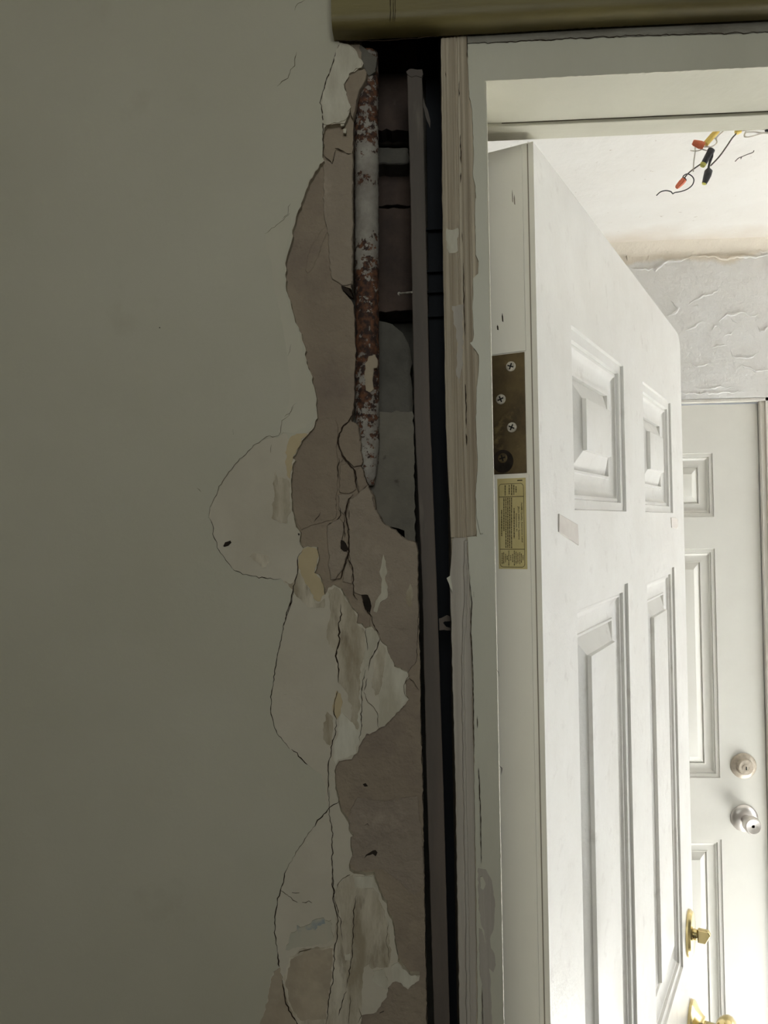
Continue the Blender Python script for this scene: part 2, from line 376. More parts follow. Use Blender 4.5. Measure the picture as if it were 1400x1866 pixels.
for i, (w, pts) in enumerate([
    (.0035, L(Q5, 690, 765, 735, 735, 765, 705, 745, 680, 710, 655)), (.003, L(Q5, 835, 685, 880, 650, 940, 620, 1000, 605, 1035, 585, 1050, 570)),
    (.0035, L(Q5, 1050, 800, 1110, 755, 1160, 750, 1200, 738, 1240, 742, 1280, 770)), (.003, L(Q5, 810, 855, 880, 835, 940, 800)),
    (.0025, L(Q5, 1130, 780, 1150, 800, 1185, 812)), (.003, L(Q5, 1010, 860, 1020, 830, 1045, 835, 1070, 860)),
    (.004, L(Q5, 400, 400, 440, 432, 530, 425, 600, 435, 640, 405, 690, 375, 740, 372, 800, 362, 860, 335)),
    (.004, L(Q5, 860, 335, 930, 345, 1000, 335, 1060, 358, 1110, 362, 1180, 335, 1290, 338, 1420, 330)),
    (.003, L(Q5, 540, 375, 570, 300, 650, 290, 720, 265, 790, 275)), (.003, L(Q5, 855, 340, 870, 272, 950, 265)), (.0035, L(Q5, 1230, 320, 1250, 300, 1320, 300, 1420, 308)),
    (.003, L(Q5, 395, 370, 400, 320, 430, 305)), (.003, L(Q5, 1170, 1150, 1210, 1110, 1270, 1130, 1330, 1150, 1420, 1150)), (.003, L(Q5, 1000, 990, 1060, 970, 1110, 975)),
    (.0025, L(Q5, 800, 1080, 860, 1085, 880, 1120, 960, 1100, 1040, 1100)), (.0025, L(Q5, 1090, 910, 1150, 870)), (.003, L(Q5, 1325, 830, 1345, 870, 1370, 870, 1380, 845, 1420, 830)),
    (.0025, L(Q5, 880, 1270, 960, 1280, 1060, 1265, 1180, 1270)), (.0025, L(Q5, 870, 700, 895, 690, 915, 705)), (.002, L(Q5, 1280, 770, 1330, 745, 1360, 760)),
    (.0025, L(Q5, 700, 1300, 900, 1310, 1080, 1305, 1260, 1290)), (.003, L(Q5, 1120, 1000, 1150, 1045, 1250, 1070, 1350, 1010))]):
    pp = [PY(x, y, YF) for x, y in rough_line(pts, 1.2, False, 5, i)]
    for p in pp: p.y += far_h(p.x, p.z) + .0004
    n = len(pp); tube(bm, pp, [w * (.25 + .9 * math.sin(math.pi * k / (n - 1))) * random.Random(k + i).uniform(.7, 1.3) * .95 for k in range(n)], 7)
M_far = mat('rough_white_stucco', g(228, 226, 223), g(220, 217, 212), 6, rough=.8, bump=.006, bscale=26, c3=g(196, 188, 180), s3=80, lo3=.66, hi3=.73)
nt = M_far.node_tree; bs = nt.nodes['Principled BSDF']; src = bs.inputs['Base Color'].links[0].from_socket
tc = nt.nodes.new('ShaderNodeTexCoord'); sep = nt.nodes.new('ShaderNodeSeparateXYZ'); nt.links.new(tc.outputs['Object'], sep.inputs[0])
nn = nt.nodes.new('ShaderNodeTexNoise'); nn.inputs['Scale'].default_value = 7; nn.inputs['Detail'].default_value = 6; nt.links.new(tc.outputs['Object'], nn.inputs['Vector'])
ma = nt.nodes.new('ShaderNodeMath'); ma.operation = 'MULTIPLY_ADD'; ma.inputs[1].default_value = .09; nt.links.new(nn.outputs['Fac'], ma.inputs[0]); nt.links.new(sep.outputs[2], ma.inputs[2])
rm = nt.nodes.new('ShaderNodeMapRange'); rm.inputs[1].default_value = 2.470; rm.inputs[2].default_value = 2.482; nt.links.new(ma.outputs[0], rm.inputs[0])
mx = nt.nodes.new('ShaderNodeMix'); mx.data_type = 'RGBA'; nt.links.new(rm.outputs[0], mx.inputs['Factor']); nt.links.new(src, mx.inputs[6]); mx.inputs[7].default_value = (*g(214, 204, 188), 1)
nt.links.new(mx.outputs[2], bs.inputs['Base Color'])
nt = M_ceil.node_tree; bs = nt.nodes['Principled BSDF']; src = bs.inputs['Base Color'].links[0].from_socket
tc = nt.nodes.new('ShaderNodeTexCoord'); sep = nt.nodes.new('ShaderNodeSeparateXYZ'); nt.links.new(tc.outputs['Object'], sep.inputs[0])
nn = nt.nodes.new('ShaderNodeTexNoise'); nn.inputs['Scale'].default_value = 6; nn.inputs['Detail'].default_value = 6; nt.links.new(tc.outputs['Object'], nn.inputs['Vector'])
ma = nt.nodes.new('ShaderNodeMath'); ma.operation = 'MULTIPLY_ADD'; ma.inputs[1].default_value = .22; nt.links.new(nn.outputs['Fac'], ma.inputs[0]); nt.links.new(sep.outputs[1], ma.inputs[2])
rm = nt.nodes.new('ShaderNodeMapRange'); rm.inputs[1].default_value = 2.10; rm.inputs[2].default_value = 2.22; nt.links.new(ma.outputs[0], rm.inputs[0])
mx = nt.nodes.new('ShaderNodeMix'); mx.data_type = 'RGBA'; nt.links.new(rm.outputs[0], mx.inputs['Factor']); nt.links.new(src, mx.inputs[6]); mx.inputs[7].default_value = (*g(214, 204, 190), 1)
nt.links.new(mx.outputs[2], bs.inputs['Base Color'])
link('wall_far', bm, M_far, smooth=60, kind='structure')
# dingy frame lining the recess of the back door
t2 = empty('trim_2', kind='structure')
boxobj('side_frame', DRX - .012, DRX, YF + .004, 2.158, 0, DRZ, M_reveal, t2)
boxobj('head_frame', DLX, DRX, YF + .004, 2.158, DRZ - .008, DRZ, M_reveal, t2)
boxobj('side_stop', .8815, DRX - .012, YF + .012, 2.158, 0, DRZ - .008, M_reveal, t2, .001)
boxobj('left_frame', DLX, DLX + .02, YF + .004, 2.158, 0, DRZ - .008, M_reveal, t2)

# ------------------------------------------------------------------ near wall: masonry core behind the plaster
wf = empty('wall_front', (0, 0, 0), kind='structure')
bm = bmesh.new()
box(bm, -2.0, -.048, .545, YB, 0, 2.62)                  # left of the cavity
box(bm, -.048, JX0 - .001, .600, YB, 0, 2.62)            # back of the cavity
box(bm, JX0 - .001, OX1 + .03, .545, YB, 2.075, 2.62)    # over the door
box(bm, OX1 + .03, 3.0, YW + .002, YB, 0, 2.62)          # right of the door
link('masonry', bm, M_mortar, wf)
slab('gap_shade_backing', [(775, 40), (808, 40), (842, 1960), (800, 1960)], .585, .012, M_void, wf, amp=0)  # backing that fills the gap with painted shade
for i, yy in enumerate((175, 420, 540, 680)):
    slab('gap_shade_strip', [(776, 360 + yy / 3.18), (812, 358 + yy / 3.18), (812, 362 + yy / 3.18), (776, 364 + yy / 3.18)], .579, .004, M_void, wf, amp=0)  # faint cross strips in the same painted shade
# bricks and blocks showing in the cavity between pipe and strip
for i, (pts, Y, mt, sd) in enumerate([
    ([(640, 60), (760, 60), (760, 238), (640, 236)], .572, M_brick, 1),
    ([(640, 246), (760, 246), (760, 262), (640, 262)], .590, M_dark, 2),
    ([(640, 267), (747, 268), (747, 297), (640, 299)], .545, M_mortar, 3),
    ([(640, 303), (752, 303), (752, 374), (640, 375)], .566, M_brick, 4),
    ([(640, 380), (756, 378), (757, 566), (640, 572)], .562, M_brick, 5),
    ([(640, 560), (690, 585), (715, 590), (735, 607), (748, 635), (752, 700), (752, 752), (640, 752)], .548, M_mortar, 6)]):
    o = slab('masonry_block', pts, Y, .03, mt, wf, amp=1.2, step=9, seed=sd, bevel=.002)
slab('masonry_block', L(Cc, 1040, 30, 1100, 35, 1180, 28, 1250, 30, 1258, 300, 1262, 790, 1205, 782, 1200, 720, 1130, 700, 1085, 690, 1035, 610, 1020, 560) + [(640, 900), (640, 760)], .534, .02, M_block, wf, amp=1, step=8, seed=9, bevel=.0012)

# brown base plaster
rp = [(-600, -400), (640, -400), (655, 80), (662, 120), (655, 150), (652, 170), (645, 200), (643, 240), (641, 300), (642, 400), (641, 500), (640, 526), (623, 520), (626, 530), (640, 548), (645, 556), (646, 600), (648, 640), (646, 700), (645, 745),
      (640, 765), (650, 800), (656, 850), (668, 880), (681, 905), (686, 930), (700, 955), (722, 970), (740, 988), (759, 991), (762, 1100), (765, 1200), (770, 1440), (775, 1700), (779, 1950), (779, 2300), (-600, 2300)]
slab('base_plaster', rp, .5192, .028, [M_render, M_render2], wf, amp=.8, step=7, seed=11, bevel=0)
# lumps and broken chunks of the base plaster near the end of the pipe
for i, (pts, th, mt) in enumerate([
    (L(Cc, 815, 180, 838, 130, 870, 95, 900, 92, 930, 105, 942, 200, 955, 280, 950, 345, 905, 352, 850, 298, 825, 240), .0022, M_render),
    (L(Cc, 828, 345, 870, 328, 905, 368, 915, 420, 922, 485, 880, 505, 822, 500), .0016, M_render),
    (L(Cc, 950, 350, 985, 455, 935, 500, 920, 420, 915, 370), .0018, M_render),
    (L(Cc, 812, 510, 900, 512, 868, 556, 852, 636, 822, 600), .0013, M_render2),
    (L(Cc, 750, 692, 820, 655, 852, 690, 838, 765, 832, 832, 870, 852, 848, 930, 800, 1000, 768, 1008, 762, 880), .0019, M_render2),
    (L(Cc, 872, 890, 898, 960, 893, 1030, 842, 1018, 850, 945), .0016, M_render2),
    (L(Cc, 550, 285, 610, 205, 692, 80, 800, 60, 815, 150, 806, 260, 812, 420, 806, 560, 800, 650, 700, 680, 640, 700, 600, 720, 560, 640, 545, 500, 545, 380), .0008, M_render),
    (L(Cc, 884, 540, 935, 508, 985, 460, 1012, 520, 1030, 600, 1085, 690, 1130, 710, 1200, 770, 1272, 792, 1280, 1200, 1270, 1480, 1200, 1560, 1100, 1460, 1010, 1310, 1000, 1200, 985, 1110, 940, 1090, 908, 1080, 902, 960, 880, 860, 884, 740, 866, 640), .0020, M_render2),
    (L(A, 350, 930, 400, 940, 425, 880, 515, 890, 515, 1273) + L(B, 512, 500, 460, 505, 400, 470, 385, 400, 375, 200, 350, 80, 350, 0), .0012, M_render2),
    (L(B, 385, 160, 350, 250, 290, 400, 255, 440, 240, 420, 270, 300, 340, 180), .0006, M_render),
    (L(E_, 560, 40, 700, 60, 880, 30, 905, 300, 912, 500, 860, 560, 760, 470, 700, 420, 655, 420, 560, 430, 515, 390, 530, 340, 500, 160), .0007, M_render2),
    (L(A, 470, 480, 500, 425, 590, 395, 600, 440, 560, 520, 545, 580, 520, 690, 500, 640, 480, 560), .0035, M_render)]):
    slab('plaster_chunk', pts, .5192 - th, th + .001, mt, wf, amp=.8, step=6, seed=20 + i, flare=.0006, bevel=.0006)
# concrete lip above the pipe
slab('plaster_chunk', L(A, 470, 240, 540, 235, 600, 290, 655, 330, 655, 420, 610, 440, 575, 380, 555, 300, 520, 262), .5200, .02, M_block, wf, amp=.8, seed=41, bevel=.001)

# skim coat: the finishing plaster with its torn edge
edge = ([(614, 60)] + [(618, 78), (643, 85), (661, 115), (659, 122), (637, 135), (628, 154), (631, 173), (639, 195), (632, 217), (628, 226), (612, 224), (596, 227), (590, 233), (588, 277), (590, 292), (575, 312), (562, 333), (555, 355)]
        + L(B, 235, 0, 185, 130, 165, 190, 170, 240, 145, 320, 125, 380, 135, 540, 155, 600, 170, 660, 190, 720, 215, 770, 225, 830, 245, 870, 248, 960, 268, 1010, 285, 1040, 290, 1090, 305, 1150, 312, 1273)
        + L(Cc, 697, 72, 640, 165, 605, 205, 570, 280, 550, 300, 572, 320, 552, 335, 550, 380, 540, 430, 545, 530, 555, 620, 575, 700, 602, 735, 598, 800, 612, 822, 640, 812, 690, 820, 705, 870, 700, 905, 680, 965, 700, 980, 715, 1000, 735, 1060, 740, 1095, 760, 1055, 790, 1035, 830, 1062, 860, 1110, 880, 1130)
        + L(D_, 480, 22, 520, 60, 545, 100, 575, 150, 612, 188, 603, 240, 630, 250, 655, 272, 690, 268, 722, 288, 738, 325, 760, 355, 778, 375, 800, 430, 825, 490, 870, 512, 905, 525, 905, 555, 890, 580, 890, 640, 905, 682, 850, 750, 800, 800, 770, 838, 735, 850, 715, 865, 680, 886, 660, 880, 630, 930, 605, 990, 575, 1025, 500, 1040, 485, 1070, 480, 1100, 482, 1200, 497, 1273)
        + L(E_, 448, 10, 458, 60, 468, 95, 490, 140, 510, 170, 515, 215, 535, 243, 520, 250, 522, 300, 530, 350, 512, 400, 518, 425, 540, 442, 600, 455, 645, 448, 665, 520, 695, 580, 715, 620, 722, 660, 745, 690, 755, 780, 765, 850, 775, 910, 800, 950, 840, 985, 890, 985, 885, 1010, 860, 1030, 830, 1055, 780, 1020, 745, 1020, 720, 1050, 715, 1100, 690, 1130, 660, 1180, 615, 1190, 580, 1200, 560, 1242, 540, 1500))
slab('skim_coat', [(-4200, -1400), (614, -1400)] + edge + [(640, 6500), (-4200, 6500)], .5143, .0052, [M_skim, M_chipedge], wf, amp=.9, step=5, seed=3)

# surviving paint over the skim coat
pe = ([(612, -1400), (612, 60), (616, 78)] + [(606, 118), (592, 158), (585, 187), (589, 225), (588, 277), (589, 292), (575, 311), (561, 333), (554, 355)]
      + L(B, 232, 0, 182, 130, 162, 190, 167, 240, 142, 320, 122, 380, 132, 540, 152, 600, 167, 660, 187, 720, 212, 770, 222, 830, 242, 870, 245, 960, 265, 1010, 282, 1040, 287, 1090, 302, 1150, 309, 1273)
      + L(Cc, 693, 72, 640, 155, 560, 165, 530, 188, 505, 150, 480, 165, 470, 178, 400, 184, 340, 220, 280, 275, 215, 345, 150, 420, 115, 500, 70, 590, 65, 640, 88, 690, 92, 760, 115, 820, 155, 880, 200, 940, 265, 970, 340, 990, 440, 1003, 485, 1000, 520, 1040, 555, 1078, 540, 1130, 515, 1200, 498, 1273)
      + L(D_, 215, 150, 190, 210, 170, 320, 135, 470, 120, 600, 107, 720, 115, 800, 145, 880, 215, 968, 320, 1060, 400, 1120, 430, 1200, 420, 1260)
      + L(E_, 405, 95, 320, 200, 290, 245, 235, 330, 180, 430, 150, 530, 125, 640, 120, 740, 132, 860, 143, 940, 112, 965, 95, 1020, 75, 1140, 60, 1190, 55, 1242, 30, 1500))
slab('paint_layer', [(-4200, -1400)] + pe + [(480, 6500), (-4200, 6500)], .5140, .0006, [M_paint, M_paint], wf, amp=.5, step=6, seed=4)

slab('faded_paint', [(530,395),(512,402),(497,412),(484,425),(486,455),(494,475),(500,530),(512,575),(522,640),(530,700),(525,740),(514,765),(507,787),(535,789),(558,778),(573,762),(574,725),(566,690),(555,660),(551,630),(544,605),(530,568),(519,535),(517,480),(528,430)], .5139, .0003, M_faded, wf, amp=.5, seed=44)
# bared, stained and patched areas within the skim coat
YS = .5141
for i, (nm, fn, mt, uv) in enumerate([
    ('white_patch', A, M_skim_lite, (440, 255, 515, 272, 570, 362, 565, 388, 497, 428, 467, 490, 477, 550, 502, 620, 482, 688, 440, 712, 372, 722, 352, 720, 346, 650, 336, 595, 360, 500, 400, 375)),
    ('bare_patch', Cc, M_skim_worn, (447, 380, 465, 410, 520, 420, 533, 440, 538, 600, 520, 680, 480, 680, 435, 650, 430, 570, 450, 550, 440, 450)),
    ('ochre_patch', Cc, M_ochre, (535, 185, 575, 158, 636, 160, 600, 205, 562, 285, 546, 325, 545, 380, 535, 425, 520, 400, 515, 350, 510, 270)),
    ('ochre_patch', Cc, M_ochre, (612, 828, 640, 816, 688, 824, 702, 870, 677, 965, 712, 1000, 732, 1060, 736, 1093, 703, 1136, 680, 1125, 650, 1060, 610, 990, 585, 940, 584, 882)),
    ('bare_patch', Cc, M_skim_worn, (500, 1010, 545, 1035, 590, 960, 620, 1010, 680, 1135, 705, 1142, 738, 1115, 735, 1168, 640, 1165, 590, 1110, 555, 1080)),
    ('bare_patch', D_, M_skim_worn, (440, 60, 480, 25, 540, 100, 605, 190, 600, 240, 650, 280, 655, 330, 650, 430, 625, 520, 640, 600, 640, 700, 625, 850, 615, 920, 575, 850, 570, 720, 545, 640, 500, 590, 480, 400, 440, 360, 430, 310, 440, 240, 455, 180)),
    ('ochre_patch', D_, M_ochre, (485, 635, 520, 650, 525, 700, 515, 750, 493, 798, 467, 752, 475, 690)),
    ('bare_patch', D_, M_skim_worn, (430, 760, 460, 780, 470, 850, 450, 950, 430, 940, 405, 900, 415, 820)),
    ('white_patch', D_, M_skim_lite, (665, 275, 690, 270, 720, 288, 734, 318, 720, 380, 680, 470, 660, 500, 640, 620, 640, 800, 630, 900, 600, 990, 570, 1020, 500, 1032, 480, 1060, 470, 960, 500, 830, 520, 760, 560, 800, 610, 860, 622, 700, 625, 560, 645, 470, 660, 380, 655, 310)),
    ('white_patch', D_, M_skim_lite, (775, 400, 825, 495, 898, 528, 888, 570, 886, 640, 900, 680, 848, 748, 768, 832, 740, 845, 735, 760, 740, 660, 760, 560)),
    ('bare_patch', D_, M_skim_worn, (735, 350, 770, 390, 775, 450, 755, 560, 745, 640, 715, 660, 690, 600, 700, 500, 715, 430)),
    ('bare_patch', E_, M_skim_worn, (442, 520, 500, 458, 535, 450, 545, 520, 650, 522, 690, 620, 718, 700, 735, 850, 725, 940, 640, 950, 620, 920, 590, 940, 580, 1190, 570, 1260, 600, 1700, 520, 2150, 340, 2100, 330, 1600, 240, 1260, 190, 1150, 165, 1000, 200, 890, 260, 850, 310, 840, 425, 830, 448, 700, 440, 600)),
    ('tan_patch', E_, M_tan, (146, 945, 158, 1010, 178, 1100, 240, 1262, 330, 1700, 200, 2100, -20, 2200, -40, 1700, 35, 1262, 60, 1190, 80, 1130, 98, 1020, 114, 968)),
    ('tan_patch', E_, M_tan, (175, 1010, 205, 900, 300, 850, 425, 842, 425, 980, 400, 1120, 390, 1220, 250, 1225, 195, 1120)),
    ('white_patch', E_, M_skim_lite, (545, 458, 600, 458, 643, 452, 656, 512, 600, 525, 545, 518)),
    ('white_patch', E_, M_skim_lite, (640, 960, 700, 950, 722, 1000, 715, 1055, 680, 1040, 645, 1010)),
    ('white_patch', E_, M_skim_lite, (488, 870, 520, 868, 518, 900, 492, 905)),
    ('white_patch', E_, M_skim_lite, (740, 930, 772, 915, 798, 952, 840, 988, 888, 988, 860, 1026, 830, 1050, 780, 1015, 742, 1005)),
    ('blue_stain', E_, M_bluefade, (200, 770, 260, 730, 340, 700, 420, 690, 428, 780, 400, 815, 300, 830, 230, 840, 180, 850)),
    ('blue_stain', E_, M_bluesmudge, (235, 725, 262, 735, 300, 715, 330, 690, 380, 678, 385, 705, 345, 720, 340, 755, 318, 745, 280, 735, 245, 755)),
    ('bare_patch', A, M_tan, (368, 492, 384, 488, 388, 520, 370, 528)),
    ('bare_patch', Cc, M_skim_worn, (300, 870, 330, 850, 400, 870, 425, 910, 400, 912, 380, 940, 330, 900)),
    ('knot_hole', Cc, M_dark, (148, 812, 160, 790, 190, 780, 196, 792, 178, 810, 156, 817)),
]):
    yy = YS - (.0004 if nm in ('white_patch', 'ochre_patch', 'blue_stain') else .0002) - .00003 * (i % 5)
    if i in (1, 21, 22): yy -= .0
    slab(nm, L(fn, *uv), yy, .0006, mt, wf, amp=1.1 if nm != 'knot_hole' else .2, step=4, seed=60 + i)
# light skim flakes and dark holes on the base plaster
for i, (nm, fn, mt, Y, uv) in enumerate([
    ('white_flake', Cc, M_skim_lite, .5165, (1078, 860, 1090, 900, 1098, 970, 1085, 1000, 1105, 1050, 1100, 1110, 1060, 1140, 1040, 1198, 1020, 1190, 1035, 1130, 1065, 1080, 1070, 1010, 1055, 960, 1070, 910)),
    ('white_flake', Cc, M_skim_worn, .5166, (1208, 1085, 1235, 1030, 1252, 1090, 1240, 1160, 1215, 1150)),
    ('plaster_hole', Cc, M_dark, .5164, (950, 1092, 990, 1095, 1010, 1160, 1000, 1198, 975, 1180, 960, 1130)),
    ('plaster_hole', Cc, M_dark, .5168, (832, 775, 860, 795, 874, 828, 850, 843, 827, 825)),
    ('plaster_hole', B, M_dark, .5175, (452, 512, 500, 530, 520, 585, 500, 570, 465, 540)),
    ('plaster_hole', E_, M_dark, .5183, (592, 360, 605, 342, 655, 318, 664, 330, 655, 352, 640, 338, 610, 350)),
    ('plaster_hole', D_, M_dark, .5188, (640, 1175, 655, 1170, 668, 1182, 650, 1190)),
    ('plaster_hole', Cc, M_dark, .5136, (582, 742, 588, 738, 594, 744, 588, 752)),
    ('white_flake', A, M_skim_lite, .5150, (445, 712, 470, 708, 470, 728, 452, 732)), ('white_flake', A, M_skim_lite, .5150, (464, 748, 480, 745, 480, 768, 466, 770)),
]):
    slab(nm, L(fn, *uv), Y, .002, mt, wf, amp=.6, step=4, seed=100 + i)
# cracks
YP = .51385; YR = .5169
for i, (fn, w, Y, mt, uv) in enumerate([
    (A, 1.9, YP, M_crack, (440, 250, 400, 370, 355, 500, 332, 595, 345, 680, 345, 790, 345, 900)),
    (A, 1.6, .5178, M_crack, (345, 900, 370, 925, 395, 948, 410, 905, 420, 870)),
    (A, 2.2, .5178, M_crack, (415, 860, 450, 870, 480, 885, 512, 890)),
    (Cc, 1.0, YP, M_fine, (560, 0, 530, 50, 495, 85, 480, 150, 470, 170, 400, 180, 340, 220, 280, 275, 215, 345, 150, 420, 115, 500, 70, 590, 65, 640)),
    (Cc, 1.3, YP, M_crack, (65, 640, 88, 690, 92, 760, 115, 820, 155, 880, 200, 940)),
    (Cc, 1.7, YP, M_crack, (200, 940, 265, 970, 340, 990, 440, 1003, 485, 1000)),
    (Cc, 2.0, YP - .0003, M_crack, (607, 840, 582, 880, 585, 950, 565, 1010, 555, 1080, 540, 1130, 515, 1200, 500, 1273)),
    (D_, 1.6, YP, M_crack, (240, 0, 240, 70, 215, 150, 190, 210, 170, 320, 135, 470, 120, 600, 107, 720, 115, 800, 145, 880, 215, 968)),
    (D_, 2.6, YP, M_crack, (228, 970, 270, 1010, 320, 1062)),
    (D_, 3.0, YP - .0003, M_crack, (510, 130, 520, 190, 500, 240, 505, 330, 487, 430, 500, 510, 498, 585)),
    (D_, 2.0, YP - .0004, M_crack, (490, 630, 478, 700, 467, 755, 490, 800)),
    (D_, 1.9, YP - .0003, M_crack, (485, 800, 485, 870, 460, 960, 440, 1080, 440, 1180, 443, 1273)),
    (D_, 1.4, YP - .0006, M_crack, (655, 272, 665, 330, 668, 400)),
    (D_, 2.0, YP - .0006, M_crack, (738, 320, 720, 390, 685, 450, 678, 490, 672, 520)),
    (D_, 1.7, YP - .0006, M_crack, (655, 510, 635, 620, 635, 700, 628, 850, 622, 920)),
    (D_, 1.6, YP - .0006, M_crack, (665, 560, 655, 600, 648, 632)),
    (D_, 1.1, YP - .0005, M_fine, (648, 640, 670, 700, 715, 745, 730, 780, 732, 848)),
    (D_, 1.3, .5170, M_crack, (905, 555, 945, 590, 968, 630)),
    (D_, 1.3, YP - .0006, M_fine, (905, 530, 880, 600, 890, 670)),
    (E_, 1.9, YP - .0003, M_crack, (408, 0, 410, 130, 425, 230, 425, 440, 432, 590, 452, 680, 450, 760, 437, 850, 430, 980, 405, 1120, 395, 1242, 385, 1330)),
    (E_, 1.5, YP - .0003, M_crack, (425, 440, 440, 600, 470, 700, 478, 800)),
    (E_, 2.1, YP, M_crack, (460, 60, 410, 95, 360, 150, 320, 200)),
    (E_, 1.2, YP, M_fine, (320, 200, 290, 245, 235, 330, 210, 380)),
    (E_, 1.9, YP, M_crack, (210, 380, 180, 430, 150, 530, 125, 640, 120, 740, 132, 860)),
    (E_, 2.8, YP, M_crack, (132, 860, 143, 940)), (E_, 2.4, YP - .0004, M_crack, (155, 1010, 175, 1120, 205, 1185, 240, 1242, 260, 1290)),
    (E_, 1.7, YP - .0004, M_crack, (555, 560, 540, 640, 535, 750, 530, 870, 515, 960, 500, 1050)),
    (E_, 1.7, YP - .0004, M_crack, (500, 1070, 480, 1120, 458, 1200)), (E_, 1.2, YP - .0005, M_fine, (520, 1090, 520, 1170, 510, 1242)),
    (E_, 1.7, YP - .0004, M_fine, (240, 870, 270, 855, 310, 845)), (E_, 1.6, YP - .0004, M_fine, (450, 520, 460, 490, 480, 470, 520, 450)),
    (E_, 1.0, YP - .0004, M_fine, (720, 700, 715, 800, 730, 920)), (E_, 1.1, YP - .0004, M_fine, (565, 1160, 580, 1200, 560, 1240)),
    (E_, 1.6, YP, M_fine, (190, 562, 215, 585, 240, 597)), (E_, 1.6, YP, M_fine, (265, 598, 300, 588, 316, 600)), (E_, 2.2, YP, M_fine, (210, 545, 250, 546)), (E_, 1, YP, M_fine, (150, 535, 190, 560)),
    (A, 1.3, YP, M_fine, (195, 300, 180, 380, 140, 450, 80, 500)), (A, .8, YP, M_fine, (180, 60, 200, 20, 240, 0)), (A, .7, YP, M_fine, (155, 1180, 140, 1240, 110, 1273)),
    (B, .7, YP, M_fine, (155, 90, 120, 130, 50, 180, 10, 210)), (B, .7, YP, M_fine, (160, 850, 150, 910, 140, 920)), (B, .8, YP, M_fine, (190, 1190, 150, 1250, 120, 1273)), (Cc, .7, YP, M_fine, (425, 225, 425, 270)), (Cc, .9, YP, M_fine, (0, 470, 20, 500)), (Cc, 1.2, YP, M_fine, (205, 135, 208, 165)),
    (Cc, 3.0, YR, M_crack, (912, 0, 885, 80, 838, 128, 815, 190, 826, 250, 850, 300, 905, 358, 918, 400, 925, 470, 937, 505)),
    (Cc, 1.8, .5182, M_crack, (820, 300, 816, 420)), (Cc, 3.2, YR, M_crack, (905, 515, 880, 540, 865, 600, 860, 640, 880, 740, 875, 860, 850, 940, 830, 1000, 780, 1015)),
    (Cc, 1.8, .5178, M_crack, (820, 580, 830, 630, 800, 665, 755, 690)), (Cc, 2.0, YR, M_crack, (875, 870, 900, 940, 905, 1060, 908, 1092, 930, 1125)),
    (Cc, 1.6, .5181, M_crack, (715, 615, 705, 640, 675, 672)), (Cc, 1.8, YR, M_crack, (855, 640, 850, 700, 855, 760)), (Cc, 1.3, YR, M_crack, (850, 300, 820, 330)), (Cc, 1.6, YR, M_crack, (880, 600, 880, 660)),
    (D_, 1.8, .5170, M_crack, (640, 110, 680, 190, 700, 240, 740, 310)), (D_, 3.2, .5178, M_crack, (740, 320, 770, 360, 800, 395, 812, 420)), (D_, 1.5, .5178, M_crack, (655, 90, 665, 160, 690, 180)),
    (E_, 1.4, .5182, M_crack, (595, 185, 610, 180, 620, 190)), (E_, 1.4, .5182, M_crack, (680, 1190, 700, 1175)),
    (D_, 1.0, YP, M_fine, (185, 650, 200, 652)), (Cc, 2.2, .5178, M_crack, (950, 345, 965, 400, 985, 440, 1005, 500, 1025, 540)),
]):
    crack('crack', L(fn, *uv), w, Y, mt, wf, seed=200 + i)
for i, (x, y) in enumerate([(291, 597)]):
    slab('pinhole', [(x - 1.3, y), (x, y - 1.3), (x + 1.3, y), (x, y + 1.3)], YP, .001, M_dark, wf, amp=0)

# ------------------------------------------------------------------ pipe in the chase
YPI = .5285
p_top = PY(668, 100, YPI); p_bot = PY(670, 885, YPI)
pipe = empty('rusty_pipe', (p_bot.x, YPI, p_bot.z), label='rusty white painted vertical pipe exposed in the broken plaster', cat='pipe')
bm = bmesh.new(); n = 260; seg = 30; rings = []
for i in range(n + 1):
    t = i / n; z = p_bot.z + (p_top.z - p_bot.z) * t; x = p_bot.x + (p_top.x - p_bot.x) * t
    rr = .0080 if t > .09 else .0045 + .0035 * (t / .09) ** .6
    ring = []
    for k in range(seg):
        a = 2 * math.pi * k / seg
        rust = noise.fractal(Vector((math.cos(a) * 2, math.sin(a) * 2, z * 130)), .8, 2, 4)
        r = rr + .00035 * rust + .0003 * noise.noise(Vector((a, z * 400, 3)))
        ring.append(bm.verts.new((x + math.cos(a) * r - p_bot.x, math.sin(a) * r, z - p_bot.z)))
    rings.append(ring)
for a, b in zip(rings, rings[1:]):
    for k in range(seg): bm.faces.new((a[k], a[(k + 1) % seg], b[(k + 1) % seg], b[k]))
bm.faces.new(rings[-1]); bm.faces.new(list(reversed(rings[0])))
nt = M_pipe.node_tree
for nd in nt.nodes:
    if nd.type == 'MAP_RANGE': nd.inputs[1].default_value = 0; nd.inputs[2].default_value = p_top.z - p_bot.z
link('pipe_body', bm, M_pipe, pipe, smooth=70)
# plaster still stuck to the pipe
def PL(par): return Vector(par.location)
def slab_on(par, name, pts, Y, th, mt, **k):
    o = slab(name, pts, Y, th, mt, **k)
    o.data.transform(Matrix.Translation(-PL(par))); o.parent = par; return o
slab_on(pipe, 'plaster_remnant', L(B, 585, 1040, 590, 960, 610, 920, 650, 905, 665, 940, 660, 985, 640, 990, 635, 1040, 640, 1110, 620, 1130, 595, 1120), .5203, .003, M_tan, amp=.6, seed=5, bevel=.0006)
